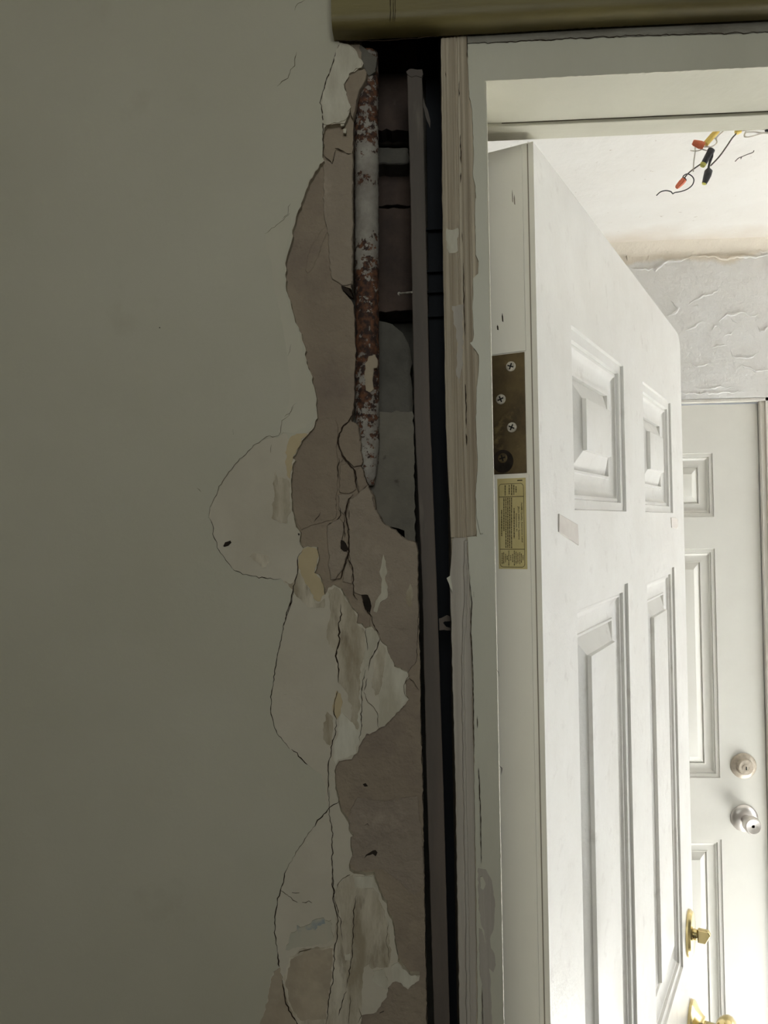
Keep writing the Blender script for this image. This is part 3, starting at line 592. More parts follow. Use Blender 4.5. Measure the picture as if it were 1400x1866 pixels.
# dark gap to the right of the pipe where the wall steps back
# ------------------------------------------------------------------ steel strip standing in the gap
sp = PY(806, 2200, .530)
strip = empty('metal_strip', (sp.x, .530, 0.0), label='long narrow dusty brown strip standing upright in the dark wall cavity', cat='metal strip')
q = [(742, 131), (748, 127), (769, 127), (769.5, 131), (775, 360), (784, 760), (796, 1060), (808.5, 1440), (820, 1866), (872, 3600), (845, 3600), (791.5, 1866), (778, 1440), (769.5, 1060), (755.5, 760), (748, 360)]
o = slab_on(strip, 'strip_face', q, .530, .002, M_batten, amp=.25, step=14, seed=7, bevel=.0006)
o = slab_on(strip, 'strip_flange', [(764, 132), (769, 132), (775, 360), (784, 760), (796, 1060), (808.5, 1440), (820, 1866), (871, 3600), (866, 3600), (815, 1866), (803, 1440), (791, 1060), (779, 760), (770, 360)], .5305, .02, M_batten, amp=0)
slab_on(strip, 'strip_lip', L(A, 828, 412, 845, 402, 922, 402, 926, 430, 915, 452, 885, 440, 860, 448, 835, 430), .5295, .003, M_batten, amp=.5, step=4, seed=3)
slab_on(strip, 'torn_sliver', L(A, 912, 545, 925, 560, 950, 630, 970, 700, 968, 742, 950, 700, 930, 630, 912, 590), .536, .001, M_batten, amp=.4, seed=2)
slab_on(strip, 'clip', L(D_, 1082, 215, 1100, 210, 1128, 195, 1150, 205, 1150, 232, 1115, 230, 1105, 240, 1125, 262, 1150, 268, 1150, 282, 1112, 278, 1084, 282), .534, .002, M_batten, amp=.4, seed=2)
bm = bmesh.new(); a = PY(*B(789, 557), .540) - PL(strip); b = PY(*B(862, 549), .528) - PL(strip)
tube(bm, [a, b], .0007, 8); lathe(bm, [(0, .0012), (.0006, .0012)], a, (a - b), 10)
link('nail', bm, M_screw, strip)['label'] = 'small pale nail'

# ------------------------------------------------------------------ door frame (jambs, head, stop)
t1 = empty('trim_1', (JX0, YJ, 0), kind='structure')
OFF = Vector((JX0, YJ, 0))
def tb(name, x0, x1, y0, y1, z0, z1, mt, bevel=0, par=t1):
    return boxobj(name, x0 - OFF.x, x1 - OFF.x, y0 - OFF.y, y1 - OFF.y, z0, z1, mt, par, bevel)
def ts(name, pts, Y, th, mt, **k):
    o = slab(name, pts, Y, th, mt, **k); o.data.transform(Matrix.Translation(-OFF)); o.parent = t1; return o
tb('side_jamb', JX0, JX1 - .0020, YJ, YB, 0, 2.078, M_wood, .0006)
tb('jamb_lining', JX1 - .0040, JX1, YJ - .0012, YB, 0, HZ + .001, M_trim, .0015)
head_z1 = 2.072
tb('head_jamb', JX0 + .016, OX1 + .03, YJ, .6005, HZ, head_z1, M_trim, .0008)
tb('side_jamb', OX1, OX1 + .03, YJ, YB, 0, HZ, M_trim, .0008)
STZ0 = PY(889, 232, .5735).z
tb('door_stop', JX1 - .0005, OX1, .5735, .5835, STZ0, HZ + .002, M_trim, .0008)
tb('door_stop', JX1 - .0005, JX1 + .0032, .5735, .5835, 0, STZ0, M_trim, .0006)
tb('door_stop', OX1 - .0032, OX1 + .0005, .5735, .5835, 0, STZ0, M_trim, .0006)
# weathered wood boards nailed on the jamb's face
ts('wood_strip', [(804, 69), (831, 67), (833, 230), (836, 470), (840, 700), (846, 980), (822, 980), (812, 760), (806, 360)], YJ - .0016, .0018, M_wood, amp=.35, step=16, seed=1, bevel=.0005)
ts('wood_strip', [(833, 67), (851, 64), (853, 200), (861, 470), (866, 760), (871, 960), (868, 976), (850, 978), (844, 800), (838, 470), (835, 230)], YJ - .0010, .0012, M_wood, amp=.4, step=14, seed=2, bevel=.0005)
ts('grey_strip', [(824, 984), (832, 976), (850, 980), (856, 1060), (862, 1300), (864.5, 1440), (869, 1866), (904, 3800), (873, 3800), (837.5, 1866), (830.5, 1440), (820, 1060)], YJ - .0012, .0014, M_woodgrey, amp=.4, step=12, seed=3, bevel=.0005)
ts('caulk_bead', [(846, 984), (852, 984), (852, 1100), (846, 1200), (849, 1350), (852, 1500), (856, 1700), (858, 1866), (859, 1960), (852, 1960), (850, 1866), (849, 1700), (846, 1500), (843, 1350), (841, 1200), (845, 1100)], YJ - .0030, .003, M_woodgrey, amp=.6, step=12, seed=4, bevel=.001)
ts('torn_paper', L(D_, 1128, -20, 1146, -35, 1152, 0, 1162, 60, 1150, 40, 1140, 10), YJ - .004, .0006, M_trim, amp=.3, seed=4)
ts('paint_smear', L(B, 1062, 180, 1130, 175, 1132, 240, 1130, 312, 1085, 318, 1064, 300, 1060, 230), YJ - .0019, .0006, M_skim_lite, amp=1.2, step=4, seed=5)
ts('paint_smear', L(B, 1095, 630, 1155, 620, 1160, 800, 1150, 1000, 1135, 1080, 1120, 1000, 1125, 850), YJ - .0018, .0005, M_woodgrey, amp=.9, step=5, seed=6)
# cream paint film with its ragged torn left edge, wrapping over the head
px = ([(852, 63)] + L(A, 1185, 330, 1190, 470, 1195, 560, 1212, 640, 1215, 750, 1222, 900, 1215, 1000, 1228, 1080, 1235, 1150) + L(B, 1230, 0, 1228, 150, 1232, 330, 1248, 370, 1246, 440, 1215, 468, 1218, 560, 1212, 640, 1215, 700, 1222, 790, 1212, 835, 1198, 842, 1230, 885, 1250, 912, 1250, 1000, 1238, 1100, 1232, 1273)
      + [(869, 800), (871, 854), (867, 900), (868, 950), (869, 977), (852, 979), (856, 1060), (859, 1154), (862, 1236), (864, 1343), (865, 1460), (867, 1577), (869, 1700), (871, 1866), (906, 3800)])
jr = [(959, 3800), (918.6, 1866), (910, 1440), (900.5, 1000), (893.5, 648), (889, 420), (884.6, 200), (883.4, 149)]
ts('paint_film', px + jr + [(884.5, 147.5), (1150, 134), (1440, 119.5), (1440, 59), (1000, 72), (900, 77.5), (862, 79), (852, 79)], YJ - .0014, .0016, [M_trim, M_trim], amp=.35, step=7, seed=8, bevel=.0003)
ts('rough_caulk', [(852, 64), (900, 62), (1000, 55), (1440, 31), (1440, 60), (1000, 73), (900, 78.5), (852, 80)], YJ - .0004, .002, M_trimgrey, amp=.8, step=6, seed=9, bevel=.0006)
ts('hanging_flake', [(868, 880), (867, 905), (869, 940), (873, 961), (876, 973), (881, 971), (878, 950), (874, 920), (874, 890)], YJ - .0030, .0005, M_trim, amp=.3, seed=10)
ts('bare_gouge', L(E_, 1200, 415, 1240, 425, 1275, 480, 1290, 600, 1285, 720, 1265, 790, 1268, 840, 1290, 870, 1296, 930, 1280, 970, 1245, 935, 1240, 850, 1235, 760, 1215, 715, 1203, 600), YJ - .0018, .0006, M_woodgrey, amp=.6, step=5, seed=11)
ts('hanging_flake', L(E_, 1212, 462, 1225, 458, 1240, 500, 1228, 530, 1214, 520), YJ - .0028, .0006, M_trim, amp=.4, seed=12)
ts('pale_smear', L(E_, 1205, 735, 1225, 742, 1245, 850, 1262, 950, 1272, 1100, 1275, 1320, 1220, 1320, 1222, 1050, 1206, 950), YJ - .0019, .0005, M_woodgrey, amp=.6, step=5, seed=13)
for i, (w, pts) in enumerate([
    (1.6, L(D_, 1262, -60, 1262, 0, 1272, 120, 1268, 300, 1278, 470, 1282, 620, 1285, 900, 1288, 1000)), (2.2, L(D_, 1283, 60, 1286, 90)), (1.4, L(D_, 1305, 780, 1305, 850)), (1.6, L(D_, 1312, 1080, 1318, 1170, 1320, 1273)),
    (1.6, L(E_, 1210, 0, 1214, 130, 1216, 260, 1219, 390)), (1.2, L(E_, 1222, 1040, 1225, 1180, 1228, 1300)), (1.4, L(A, 1135, 470, 1135, 560)), (1.8, L(A, 1142, 780, 1146, 880, 1148, 950)), (1.8, L(A, 1146, 1000, 1144, 1060)), (2.4, L(A, 1055, 415, 1060, 450)),
    (1.3, L(B, 1152, 200, 1156, 260)), (1.8, L(B, 1172, 1080, 1175, 1160, 1178, 1250)), (1.6, L(B, 1160, 380, 1162, 520, 1165, 640, 1170, 800)), (1.5, [(849, 700), (850, 780)]), (2.2, [(850, 790), (851, 812)]),
    (1.4, L(A, 1183, 205, 1183, 330)), (1.6, [(904, 1220), (908, 1224), (910, 1233)]), (1.6, [(910, 1395), (915, 1400), (914, 1412)])]):
    o = crack('wood_crack', pts, w, YJ - .0035 if i < 6 or i > 15 else YJ - .0020, M_crack, None, amp=.3, seed=300 + i)
    o.data.transform(Matrix.Translation(-OFF)); o.parent = t1
for i, pts in enumerate([[(852, 78.7), (900, 77.3), (1000, 71.5), (1150, 65), (1300, 61), (1440, 57)]]):
    o = crack('caulk_crack', pts, 1.6, YJ - .0022, M_crack, None, amp=.7, seed=330); o.data.transform(Matrix.Translation(-OFF)); o.parent = t1
# dark slot along the joint of head and stop
tb('stop_joint', JX1 + .015, OX1, .5728, .5736, HZ - .0003, HZ + .001, M_fine)

# ------------------------------------------------------------------ wrapped board above the doorway
BZ = PY(612, 76, YW).z; BX = PY(604, 40, .497).x
board = empty('wrapped_board', (BX, YW, BZ), label='olive brown paper wrapped board fixed across the wall above the door frame', cat='board')
bm = bmesh.new()
prof = [(-.0005, .25), (-.0170, .25), (-.0170, .0075), (-.0163, .0040), (-.0140, .0012), (-.0110, 0), (-.0005, 0)]
nx = 120; Lb = 1.05; rows = []
for i in range(nx + 1):
    x = Lb * i / nx; w = .0006 * noise.noise(Vector((x * 14, 0, 0))); row = []
    for j, (y, z) in enumerate(prof):
        row.append(bm.verts.new((x, y + (w if y < -.01 else 0), z + (.0008 * noise.noise(Vector((x * 9, 2, 0))) if z < .02 else 0))))
    rows.append(row)
for a, b in zip(rows, rows[1:]):
    for j in range(len(prof) - 1): bm.faces.new((a[j], a[j + 1], b[j + 1], b[j]))
    bm.faces.new((a[-1], a[0], b[0], b[-1]))
bm.faces.new(rows[0]); bm.faces.new(list(reversed(rows[-1])))
bmesh.ops.recalc_face_normals(bm, faces=bm.faces)
link('wrapping', bm, M_olive, board, smooth=40)
for i, (u0, u1) in enumerate(((735, 738), (752, 755), (763, 766))):
    o = crack('crease', L(A, u0, -60, u1, 60, u0, 125), 1.2, YW - .01765, M_crack, None, amp=.2, seed=i); o.data.transform(Matrix.Translation(-PL(board))); o.parent = board
for i, pts in enumerate([[(612, 73), (640, 74), (700, 74), (800, 66)]]):
    o = crack('paper_edge', pts, 1.4, YW - .004, M_crack, None, amp=.4, seed=i); o.data.transform(Matrix.Translation(-PL(board))); o.parent = board

# ------------------------------------------------------------------ doors
PROF = [(0, 0), (.0010, -.0028), (.0092, -.0036), (.0102, -.0070), (.0118, -.0064), (.0136, -.0068), (.0150, -.0086), (.0200, -.0112), (.0270, -.0120), (.0335, -.0110), (.0342, -.0098), (.0364, -.0098), (.0368, -.0140), (.0545, -.0060), (.0552, -.0024), (.0562, -.0020)]
def door_slab(name, Wd, H, T, cols, rows, mt, parent, z0=.008, corner=0):
    """front face at y=0 looking to -y; panels sunk into it"""
    bm = bmesh.new()
    xs = sorted({0, Wd, *[v for c in cols for v in c]}); zs = sorted({z0, H, *[v for r in rows for v in r]})
    def vert(x, y, z, c={}):
        k = (round(x, 5), round(y, 5), round(z, 5), id(bm))
        if k not in c: c[k] = bm.verts.new((x, y, z))
        return c[k]
    for i in range(len(xs) - 1):
        for j in range(len(zs) - 1):
            a, b, c, d = xs[i], xs[i + 1], zs[j], zs[j + 1]
            if any(abs(a - q[0]) < 1e-6 for q in cols) and any(abs(c - q[0]) < 1e-6 for q in rows):
                prev = None
                for ins, dep in PROF:
                    ring = [vert(a + ins, -dep, c + ins), vert(b - ins, -dep, c + ins), vert(b - ins, -dep, d - ins), vert(a + ins, -dep, d - ins)]
                    if prev:
                        for k in range(4): bm.faces.new((prev[k], prev[(k + 1) % 4], ring[(k + 1) % 4], ring[k]))
                    prev = ring
                bm.faces.new(prev)
            elif corner and i == len(xs) - 2 and j == len(zs) - 2:
                arc = [(b - corner + corner * math.sin(t * math.pi / 16), d - corner * .7 + corner * .7 * math.cos(t * math.pi / 16)) for t in range(9)]
                bm.faces.new([vert(a, 0, c), vert(b, 0, c)] + [vert(x, 0, z) for x, z in reversed(arc)] + [vert(a, 0, d)])
            else:
                bm.faces.new((vert(a, 0, c), vert(b, 0, c), vert(b, 0, d), vert(a, 0, d)))
    # sides and back
    if corner: out = [(0, z0), (Wd, z0)] + [(x, z) for x, z in reversed([(Wd - corner + corner * math.sin(t * math.pi / 16), H - corner * .7 + corner * .7 * math.cos(t * math.pi / 16)) for t in range(9)])] + [(0, H)]
    else: out = [(0, z0), (Wd, z0), (Wd, H), (0, H)]
    bk = [bm.verts.new((x, T, z)) for x, z in out]; fr = [bm.verts.new((x, 0, z)) for x, z in out]; n = len(out)
    bm.faces.new(list(reversed(bk)))
    for i in range(n):
        f = bm.faces.new((fr[i], fr[(i + 1) % n], bk[(i + 1) % n], bk[i]))
        if i == n - 1: f.material_index = 1
    bmesh.ops.remove_doubles(bm, verts=bm.verts, dist=1e-6)
    bmesh.ops.recalc_face_normals(bm, faces=bm.faces)
    return link(name, bm, mt, parent, smooth=32)

# the open front door, swung into the hall
ANG = math.radians(90 - 25.48)
d1 = empty('door_1', (.08299, .59049, 0), ANG, kind='structure')
WD = .722
door_slab('door_panel', WD, 2.032, .0445, [(.095, .302), (.410, .617)], [(.25, .925), (1.116, 1.681), (1.7578, 1.915)], [M_doorw, M_dooredge], d1, corner=.03)
bm = bmesh.new(); box(bm, -.0004, .0008, .0040, .0048, .008, 2.031); link('edge_seam', bm, M_seam, d1)
bm = bmesh.new(); box(bm, -.0003, .0008, .0086, .0092, .008, 2.031); link('edge_seam', bm, M_dooredge, d1)
# raised paint film on the edge above and below the hinge
bm = bmesh.new(); box(bm, -.0010, .0004, .0086, .0446, 1.8762, 2.030); bev(link('edge_film', bm, M_dooredge, d1), .0003)
bm = bmesh.new(); box(bm, -.0008, .0004, .0080, .0446, .010, 1.7838); bev(link('edge_film', bm, M_dooredge, d1), .0003)
hg = empty('hinge', (-.0002, .0275, 1.8300), parent=d1); hg['label'] = 'tarnished brass hinge leaf with four pale screws'
bm = bmesh.new(); box(bm, -.0006, .0008, .0098 - .0275, .0450 - .0275, 1.7848 - 1.83, 1.8755 - 1.83); bev(link('hinge_leaf', bm, M_brassold, hg), .0003)
bm = bmesh.new()
tube(bm, [(-.001, .0490 - .0275, -.0455), (-.001, .0490 - .0275, .0455)], .0055, 16)
link('hinge_barrel', bm, M_brassold, hg, smooth=40)
for k, (yy, zz, dark) in enumerate([(.0204, 1.8657, 0), (.0288, 1.8416, 0), (.0205, 1.8197, 0), (.0283, 1.7969, 1)]):
    bm = bmesh.new(); o = Vector((-.0004, yy - .0275, zz - 1.83))
    lathe(bm, [(0, .0038), (.0006, .0038), (.0011, .0031), (.0012, .0005)], o, (-1, 0, 0), 24)
    a = random.Random(k).uniform(-.5, .5)
    for s in (0, 1):
        c, sn = math.cos(a + s * math.pi / 2), math.sin(a + s * math.pi / 2)
        vs = []
        for x in (-.0019, -.0008):
            for (l_, w_) in ((-.0024, -.0005), (.0024, -.0005), (.0024, .0005), (-.0024, .0005)):
                vs.append(bm.verts.new(Vector((x, o.y + c * l_ - sn * w_, o.z + sn * l_ + c * w_))))
        bm.faces.new([vs[i] for i in (3, 2, 1, 0)]).material_index = 1; bm.faces.new([vs[i] for i in (4, 5, 6, 7)]).material_index = 1
        for i in range(4): bm.faces.new((vs[i], vs[(i + 1) % 4], vs[4 + (i + 1) % 4], vs[4 + i])).material_index = 1
    link('screw', bm, [M_brassold if dark else M_screw, M_black], hg, smooth=30)
    if dark:
        bm = bmesh.new(); lathe(bm, [(0, .0085), (.0003, .0083)], (-.0005, yy - .0275, zz - 1.8325), (-1, 0, 0), 28, sx=1, sz=1.05)
        link('grease_spot', bm, M_dark, hg)
# label on the door's edge
lb = empty('label', (-.0008, .0215, 1.7475), parent=d1); lb['label'] = 'yellow gold quality label with brown print'
def ly(x, y): return (.0098 + ((961 + (y - 872) * .018) - (860 + x / 7)) * .00043) - .0215   # photo crop x -> local y
def lz(y): return 1.7826 - (y - 870) * .000416 - 1.7475
bm = bmesh.new(); box(bm, -.0002, .0001, ly(705, 950), ly(340, 950), lz(1037), lz(873)); link('label_sheet', bm, M_label, lb)
x0, x1, zt, zb = ly(678, 950), ly(356, 950), lz(882.5), lz(1034)
def inkbox(bm, ya, yb, za, zb_): box(bm, -.00032, -.00015, ya, yb, za, zb_)
bm = bmesh.new(); w = .00024; r = .0026
outl = []
for (cy_, cz_, a0) in ((x1 - r, zt - r, 0), (x0 + r, zt - r, 90), (x0 + r, zb + r, 180), (x1 - r, zb + r, 270)):
    for k in range(7):
        a = math.radians(a0 + 15 * k); outl.append((cy_, cz_, math.cos(a), math.sin(a)))
ro = [bm.verts.new((-.00032, c + ca * r, z + sa * r)) for c, z, ca, sa in outl]; ri = [bm.verts.new((-.00032, c + ca * (r - w * 1.6), z + sa * (r - w * 1.6))) for c, z, ca, sa in outl]
for k in range(len(ro)): bm.faces.new((ro[k], ro[(k + 1) % len(ro)], ri[(k + 1) % len(ri)], ri[k]))
inkbox(bm, x0, x1, lz(906.4) - w, lz(906.4) + w); inkbox(bm, x0, x1, lz(1001.4) - w, lz(1001.4) + w)
link('label_border', bm, M_ink, lb)
def text(body, xpix, ya, yb, hgt, bold=False):
    """printed line reading downwards, letters' tops towards the door's face"""
    c = bpy.data.curves.new('txt', 'FONT'); c.body = body; c.size = 1; c.extrude = 0; c.offset = .02 if bold else .008
    o = bpy.data.objects.new('txt', c); COL.objects.link(o)
    dg = bpy.context.evaluated_depsgraph_get(); me = bpy.data.meshes.new_from_object(o.evaluated_get(dg))
    bpy.data.objects.remove(o); bpy.data.curves.remove(c)
    xs = [v.co.x for v in me.vertices]; mn, mxx = min(xs), max(xs); ln = (yb - ya) * .000416
    yc = ly(xpix, (ya + yb) / 2)
    for v in me.vertices:
        tx = (v.co.x - mn) / (mxx - mn) * ln; ty = (v.co.y - .35) * hgt
        v.co = (-.00034, yc - ty, lz(ya) - tx)
    me.materials.append(M_ink); me.name = 'label_text'
    q = bpy.data.objects.new('label_text', me); COL.objects.link(q); q.parent = lb
text('NAMI Quality Assurance Label', 650, 918, 989, .00155, True)
text('JELD-WEN Door Systems', 611, 924, 984, .00165, True)
text('Kissimmee, FL', 580, 937, 970, .00145, True)
rnd = random.Random(4); bm = bmesh.new()
def fine(xpix, ya, yb, th=.00038):
    y = ya
    while y < yb:
        l = rnd.uniform(1.2, 5); e = min(y + l, yb); yc = ly(xpix, (y + e) / 2)
        inkbox(bm, yc - th * rnd.uniform(.7, 1), yc + th, lz(e), lz(y)); y = e + rnd.uniform(.4, .9)
fine(549, 927, 982)
for xp, a, b in ((516, 908, 1000), (492, 908, 999), (468, 908, 999), (444, 908, 999), (418, 908, 968), (388, 930, 978)): fine(xp, a, b)
for xp, a, b in ((574, 888, 899), (546, 885, 903), (518, 884, 904), (487, 885, 902), (434, 885, 904)): fine(xp, a, b)
for xp, a, b in ((662, 1012, 1021), (640, 1009, 1026), (620, 1007, 1028), (596, 1008, 1027), (573, 1006, 1029), (551, 1004, 1031), (530, 1010, 1025), (505, 1012, 1022), (480, 1004, 1032), (460, 1013, 1021), (438, 1010, 1025), (414, 1007, 1028), (394, 1008, 1028)): fine(xp, a, b, .00030)
fine(625, 876.5, 878.5, .0022)
link('fine_print', bm, M_ink, lb)
for k, (y_, z_, l_, w_) in enumerate([(.0262, 1.9035, .0035, .0006), (.0302, 1.8965, .0022, .0007), (.0165, 1.994, .005, .0004), (.0150, 1.991, .004, .0005)]):
    bm = bmesh.new(); vs = [bm.verts.new((-.00115, y_ + dy, z_ + dz)) for dy, dz in ((-w_, -l_), (w_ * .6, -l_ * .8), (w_, l_ * .3), (w_ * .2, l_), (-w_ * .7, l_ * .2))]
    bm.faces.new(vs); r_ = bmesh.ops.extrude_face_region(bm, geom=list(bm.faces)); [setattr(v.co, 'x', -.0008) for v in r_['geom'] if isinstance(v, bmesh.types.BMVert)]
    link('nick', bm, M_crack if k < 2 else M_seam, d1)
# two stuck-on pads between the panels
for (pts) in ([(.046, 1.7545), (.101, 1.7455), (.103, 1.7275), (.0445, 1.7400)], [(.596, 1.7515), (.640, 1.7510), (.655, 1.7480), (.655, 1.7375), (.640, 1.7350), (.600, 1.7370)]):
    bm = bmesh.new(); f = [bm.verts.new((x, -.0010, z)) for x, z in pts]; b = [bm.verts.new((x, .0004, z)) for x, z in pts]; n = len(pts)
    bm.faces.new(f); bm.faces.new(list(reversed(b)))
    for i in range(n): bm.faces.new((f[(i + 1) % n], f[i], b[i], b[(i + 1) % n]))
    bmesh.ops.recalc_face_normals(bm, faces=bm.faces)
    bev(link('adhesive_pad', bm, M_tab, d1), .0006)
# latch and deadbolt on the open door (front side)
db = empty('deadbolt', (.672, 0, 1.139), parent=d1); db['label'] = 'polished brass deadbolt with thumb turn'
bm = bmesh.new(); lathe(bm, [(0, .031), (.003, .031), (.0065, .028), (.0078, .022), (.0082, .010)], (0, 0, 0), (0, -1, 0), 48, sx=.9, sz=1.08)
link('rose', bm, M_brass, db, smooth=35)
bm = bmesh.new(); lathe(bm, [(.007, .008), (.012, .0075), (.0135, .006)], (0, 0, 0), (0, -1, 0), 24); link('spindle', bm, M_brass, db, smooth=35)
bm = bmesh.new(); prof = [(-.0095, -.013), (.0095, -.013), (.0095, -.028), (.004, -.031), (-.0095, -.024)]
f = [bm.verts.new((-.0045, y, x)) for x, y in prof]; b = [bm.verts.new((.0045, y, x)) for x, y in prof]
bm.faces.new(f); bm.faces.new(list(reversed(b)))
for i in range(5): bm.faces.new((f[(i + 1) % 5], f[i], b[i], b[(i + 1) % 5]))
bmesh.ops.recalc_face_normals(bm, faces=bm.faces); bev(link('thumb_turn', bm, M_brass, db), .0015, 3)
kn = empty('door_knob', (.672, 0, 1.003), parent=d1); kn['label'] = 'polished brass door knob'
bm = bmesh.new(); lathe(bm, [(0, .036), (.004, .036), (.006, .034), (.0085, .030), (.013, .023), (.018, .0185), (.020, .0175), (.0205, .0150)], (0, 0, 0), (0, -1, 0), 56); link('rose', bm, M_brass, kn, smooth=30)
bm = bmesh.new(); lathe(bm, [(.020, .0125), (.036, .0120), (.0365, .010)], (0, 0, 0), (0, -1, 0), 40); link('neck', bm, M_brass, kn, smooth=30)
bm = bmesh.new(); lathe(bm, [(.034, .012), (.0365, .018), (.040, .0225), (.045, .0262), (.0505, .0275), (.056, .0262), (.0605, .0215), (.0632, .0140), (.0640, .005)], (0, 0, 0), (0, -1, 0), 56); link('knob_ball', bm, M_brass, kn, smooth=60)

# the closed door at the back of the hall
D2W = .84; d2x = .8787 - D2W
d2 = empty('door_2', (d2x, 2.150, 0), 0, kind='structure')
cr = (D2W - (.8787 - .5), D2W - .1187)
door_slab('door_panel', D2W, 2.0535, .040, [(.12, .36), (D2W - .1187 - .24, D2W - .1187)], [(.25, .9007), (1.0625, 1.6698), (1.7544, 1.9247)], [M_door2, M_door2], d2)
b2 = empty('deadbolt', (.8205 - d2x, 0, 1.0950), parent=d2); b2['label'] = 'paint flecked grey keyed deadbolt'
bm = bmesh.new(); lathe(bm, [(0, .0335), (.003, .0335), (.0075, .029), (.010, .0225), (.018, .0205), (.0195, .0185)], (0, 0, 0), (0, -1, 0), 44); link('rose', bm, M_nickelold, b2, smooth=30)
bm = bmesh.new(); lathe(bm, [(.0185, .0100), (.0205, .0098), (.0205, .0075), (.0200, .0070), (.0205, .0062)], (0, 0, -.001), (0, -1, 0), 30); link('key_cylinder', bm, M_nickelold, b2, smooth=30)
bm = bmesh.new(); box(bm, -.0012, .0012, -.0212, -.0195, -.0055, .0035); link('keyhole', bm, M_black, b2)
k2 = empty('door_knob', (.8195 - d2x, 0, .9575), parent=d2); k2['label'] = 'satin silver door knob'
bm = bmesh.new(); lathe(bm, [(0, .0355), (.003, .0355), (.006, .033), (.0105, .026), (.012, .020), (.013, .0150)], (0, 0, 0), (0, -1, 0), 48); link('rose', bm, M_nickel, k2, smooth=35)
bm = bmesh.new(); lathe(bm, [(.012, .0125), (.028, .0130), (.034, .0175), (.042, .0215), (.054, .0222), (.058, .0212), (.060, .0195)], (0, 0, 0), (0, -1, 0), 48); link('knob_body', bm, M_nickel, k2, smooth=35)
bm = bmesh.new(); lathe(bm, [(.0595, .0195), (.0620, .0185), (.0612, .012), (.0600, .004)], (0, 0, 0), (0, -1, 0), 48); link('knob_face', bm, M_nickel, k2, smooth=60)

# ------------------------------------------------------------------ loose wiring hanging from the hall ceiling
YH = 1.40
def W_(u, v): return (1160 + u / 5.833, 200 + v / 5.833)
def wp(u, v, dy=0.0): return PY(*W_(u, v), YH + dy)
org = Vector((wp(900, 60).x, YH, ZC))
wr = empty('hanging_wiring', tuple(org), label='loose coloured electrical wires with orange and black connectors hanging from the white ceiling', cat='wiring')
def wire(name, pts, r, mt, k=7):
    bm = bmesh.new(); tube(bm, [p - org for p in smoothpts(pts, k)], r, 8); return link(name, bm, mt, wr, smooth=60)
def top(u, dy=0): p = wp(u, 0, dy); p.z = ZC; return p
wire('yellow_cable', [top(1000), wp(900, 120), wp(860, 220), wp(800, 290), wp(735, 365)], .0052, M_yellow)
wire('wire', [top(1010, .01), wp(1000, 120, .01), wp(930, 222), wp(880, 270), wp(850, 310), wp(858, 350), wp(820, 385), wp(775, 400)], .0013, M_wirew)
wire('wire', [wp(820, 305), wp(852, 315), wp(850, 360), wp(805, 390), wp(720, 395)], .0012, M_wirew)
wire('wire', [wp(700, 420), wp(760, 435), wp(800, 425), wp(790, 400), wp(740, 392)], .0011, M_wirew)
wire('wire', [wp(572, 432), wp(600, 438), wp(660, 436), wp(700, 418)], .0011, M_wirew)
wire('wire', [wp(626, 400), wp(622, 470), wp(610, 560), wp(607, 660)], .0011, M_wirew)
wire('wire', [wp(680, 580), wp(630, 615), wp(570, 660), wp(530, 700), wp(508, 735)], .0012, M_wireb)
wire('wire', [wp(490, 735), wp(505, 700), wp(545, 682), wp(590, 705), wp(612, 745), wp(595, 800), wp(540, 845), wp(470, 870), wp(410, 880), wp(388, 892), wp(365, 870), wp(310, 860), wp(255, 875), wp(214, 912)], .0010, M_black2)
wire('wire', [top(1070, .005), wp(1075, 150), wp(1070, 240), wp(1020, 300), wp(960, 390), wp(880, 500), wp(790, 595)], .0013, M_wireb)
wire('wire', [top(1130), wp(1120, 100), wp(1090, 215), wp(1180, 215), wp(1320, 205), wp(1440, 215)], .0015, M_wirew)
wire('wire', [wp(1165, 235), wp(1150, 270), wp(1165, 292), wp(1230, 285), wp(1330, 255), wp(1440, 240), wp(1440, 120), top(1420)], .0016, M_wirew)
wire('wire', [wp(1160, 240), wp(1260, 235), wp(1340, 245), wp(1420, 235)], .0012, M_wirew)
bm = bmesh.new(); pa = wp(1055, 240) - org; pb = wp(1110, 222) - org; tube(bm, [pa, pa.lerp(pb, .3), pb], [.0042, .0050, .0040], 12); link('splice_sleeve', bm, M_yellow, wr, smooth=50)
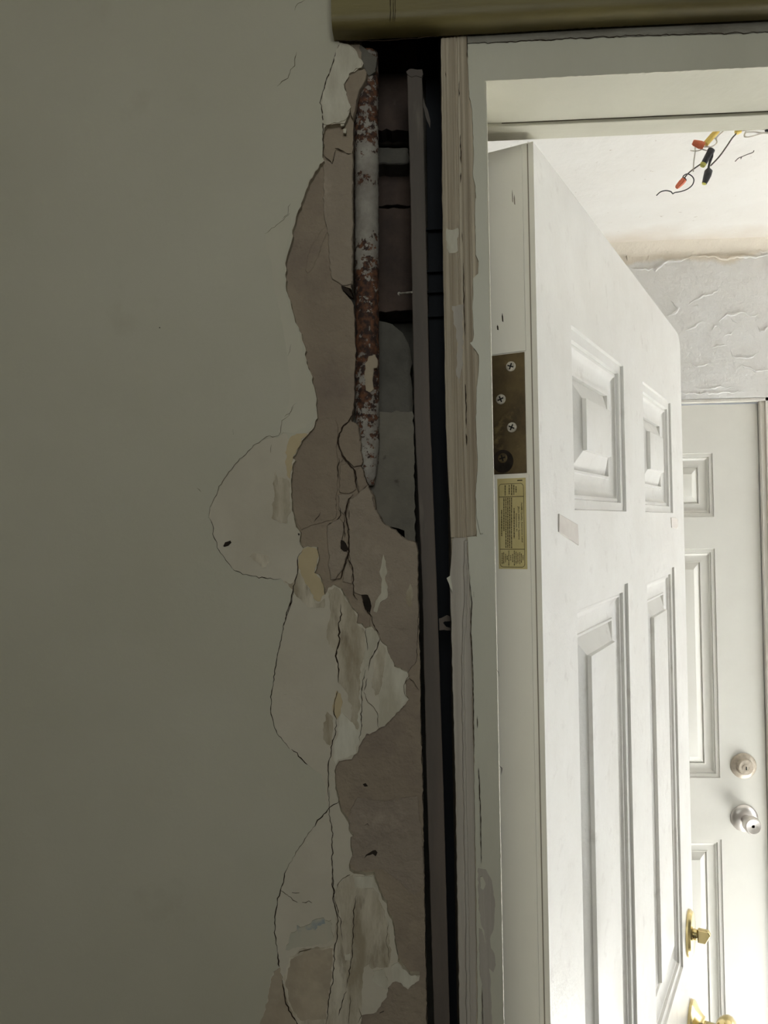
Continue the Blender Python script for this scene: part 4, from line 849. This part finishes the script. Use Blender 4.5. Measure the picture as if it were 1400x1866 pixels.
def nut(name, a, b, ra, rb, mt, ribs=True):
    a = a - org; b = b - org; bm = bmesh.new(); n = 10
    tube(bm, [a.lerp(b, i / n) for i in range(n + 1)], [ra + (rb - ra) * (i / n) - (.0005 if i == n else 0) + (.0004 if i == 1 else 0) for i in range(n + 1)], 12)
    if ribs:
        ax = (b - a).normalized(); u = ax.orthogonal().normalized(); v = ax.cross(u)
        for k in range(8):
            t = 2 * math.pi * k / 8; d = u * math.cos(t) + v * math.sin(t)
            tube(bm, [a.lerp(b, .25) + d * (ra * .98), a.lerp(b, .9) + d * (rb * 1.0)], .0006, 5)
    return link(name, bm, mt, wr, smooth=40)
nut('wire_nut', wp(715, 385), wp(600, 345), .0068, .0045, M_orange)
nut('wire_nut', wp(505, 745), wp(428, 828), .0050, .0036, M_orange)
bm = bmesh.new(); a = wp(512, 738) - org; b = wp(500, 752) - org; tube(bm, [a, b], .0046, 14); link('wire_nut_mouth', bm, M_dark, wr, smooth=40)
nut('taped_splice', wp(800, 425), wp(718, 570), .0062, .0052, M_black2, False)
nut('taped_splice', wp(715, 572), wp(700, 600), .0052, .0048, M_ltyellow, False)
bm = bmesh.new(); pts = [wp(812, 420), wp(800, 500), wp(775, 580), wp(768, 620), wp(768, 650), wp(755, 700), wp(735, 755), wp(722, 785)]
tube(bm, [p - org for p in pts], [.0022, .0028, .0018, .0022, .0068, .0066, .0052, .0042], 12); link('taped_splice', bm, M_black2, wr, smooth=50)
nut('wire_tip', wp(724, 778), wp(718, 792), .0040, .0034, M_ltyellow, False)
nut('wire_nut', wp(1375, 205), wp(1440, 235), .0035, .0045, M_black2, False)
# torn strand of paint hanging from the ceiling
st = Vector(PY(*W_(1280, 300), 1.55)); st.z = ZC
fp = [PY(*W_(u, v), 1.60) for u, v in ((1292, 298), (1275, 350), (1245, 400), (1246, 448), (1180, 475), (1120, 500), (1085, 515), (1050, 550))]
sc = empty('dangling_string', tuple(fp[0]), label='thin dirty string hanging from the ceiling at the right of the wires', cat='string')
bm = bmesh.new(); tube(bm, [Vector((fp[0].x, fp[0].y, ZC)) - fp[0]] + [p - fp[0] for p in smoothpts(fp, 3)], .0009, 6); link('strand', bm, M_wireb, sc)
bm = bmesh.new(); tube(bm, [PY(*W_(1120, 500), 1.6) - fp[0], PY(*W_(1110, 522), 1.6) - fp[0]], .0009, 6); link('frayed_end', bm, M_wireb, sc); bm = bmesh.new(); tube(bm, [PY(*W_(1262, 300), 1.6) - fp[0], PY(*W_(1300, 296), 1.6) - fp[0]], .0014, 6); link('knot', bm, M_wireb, sc)
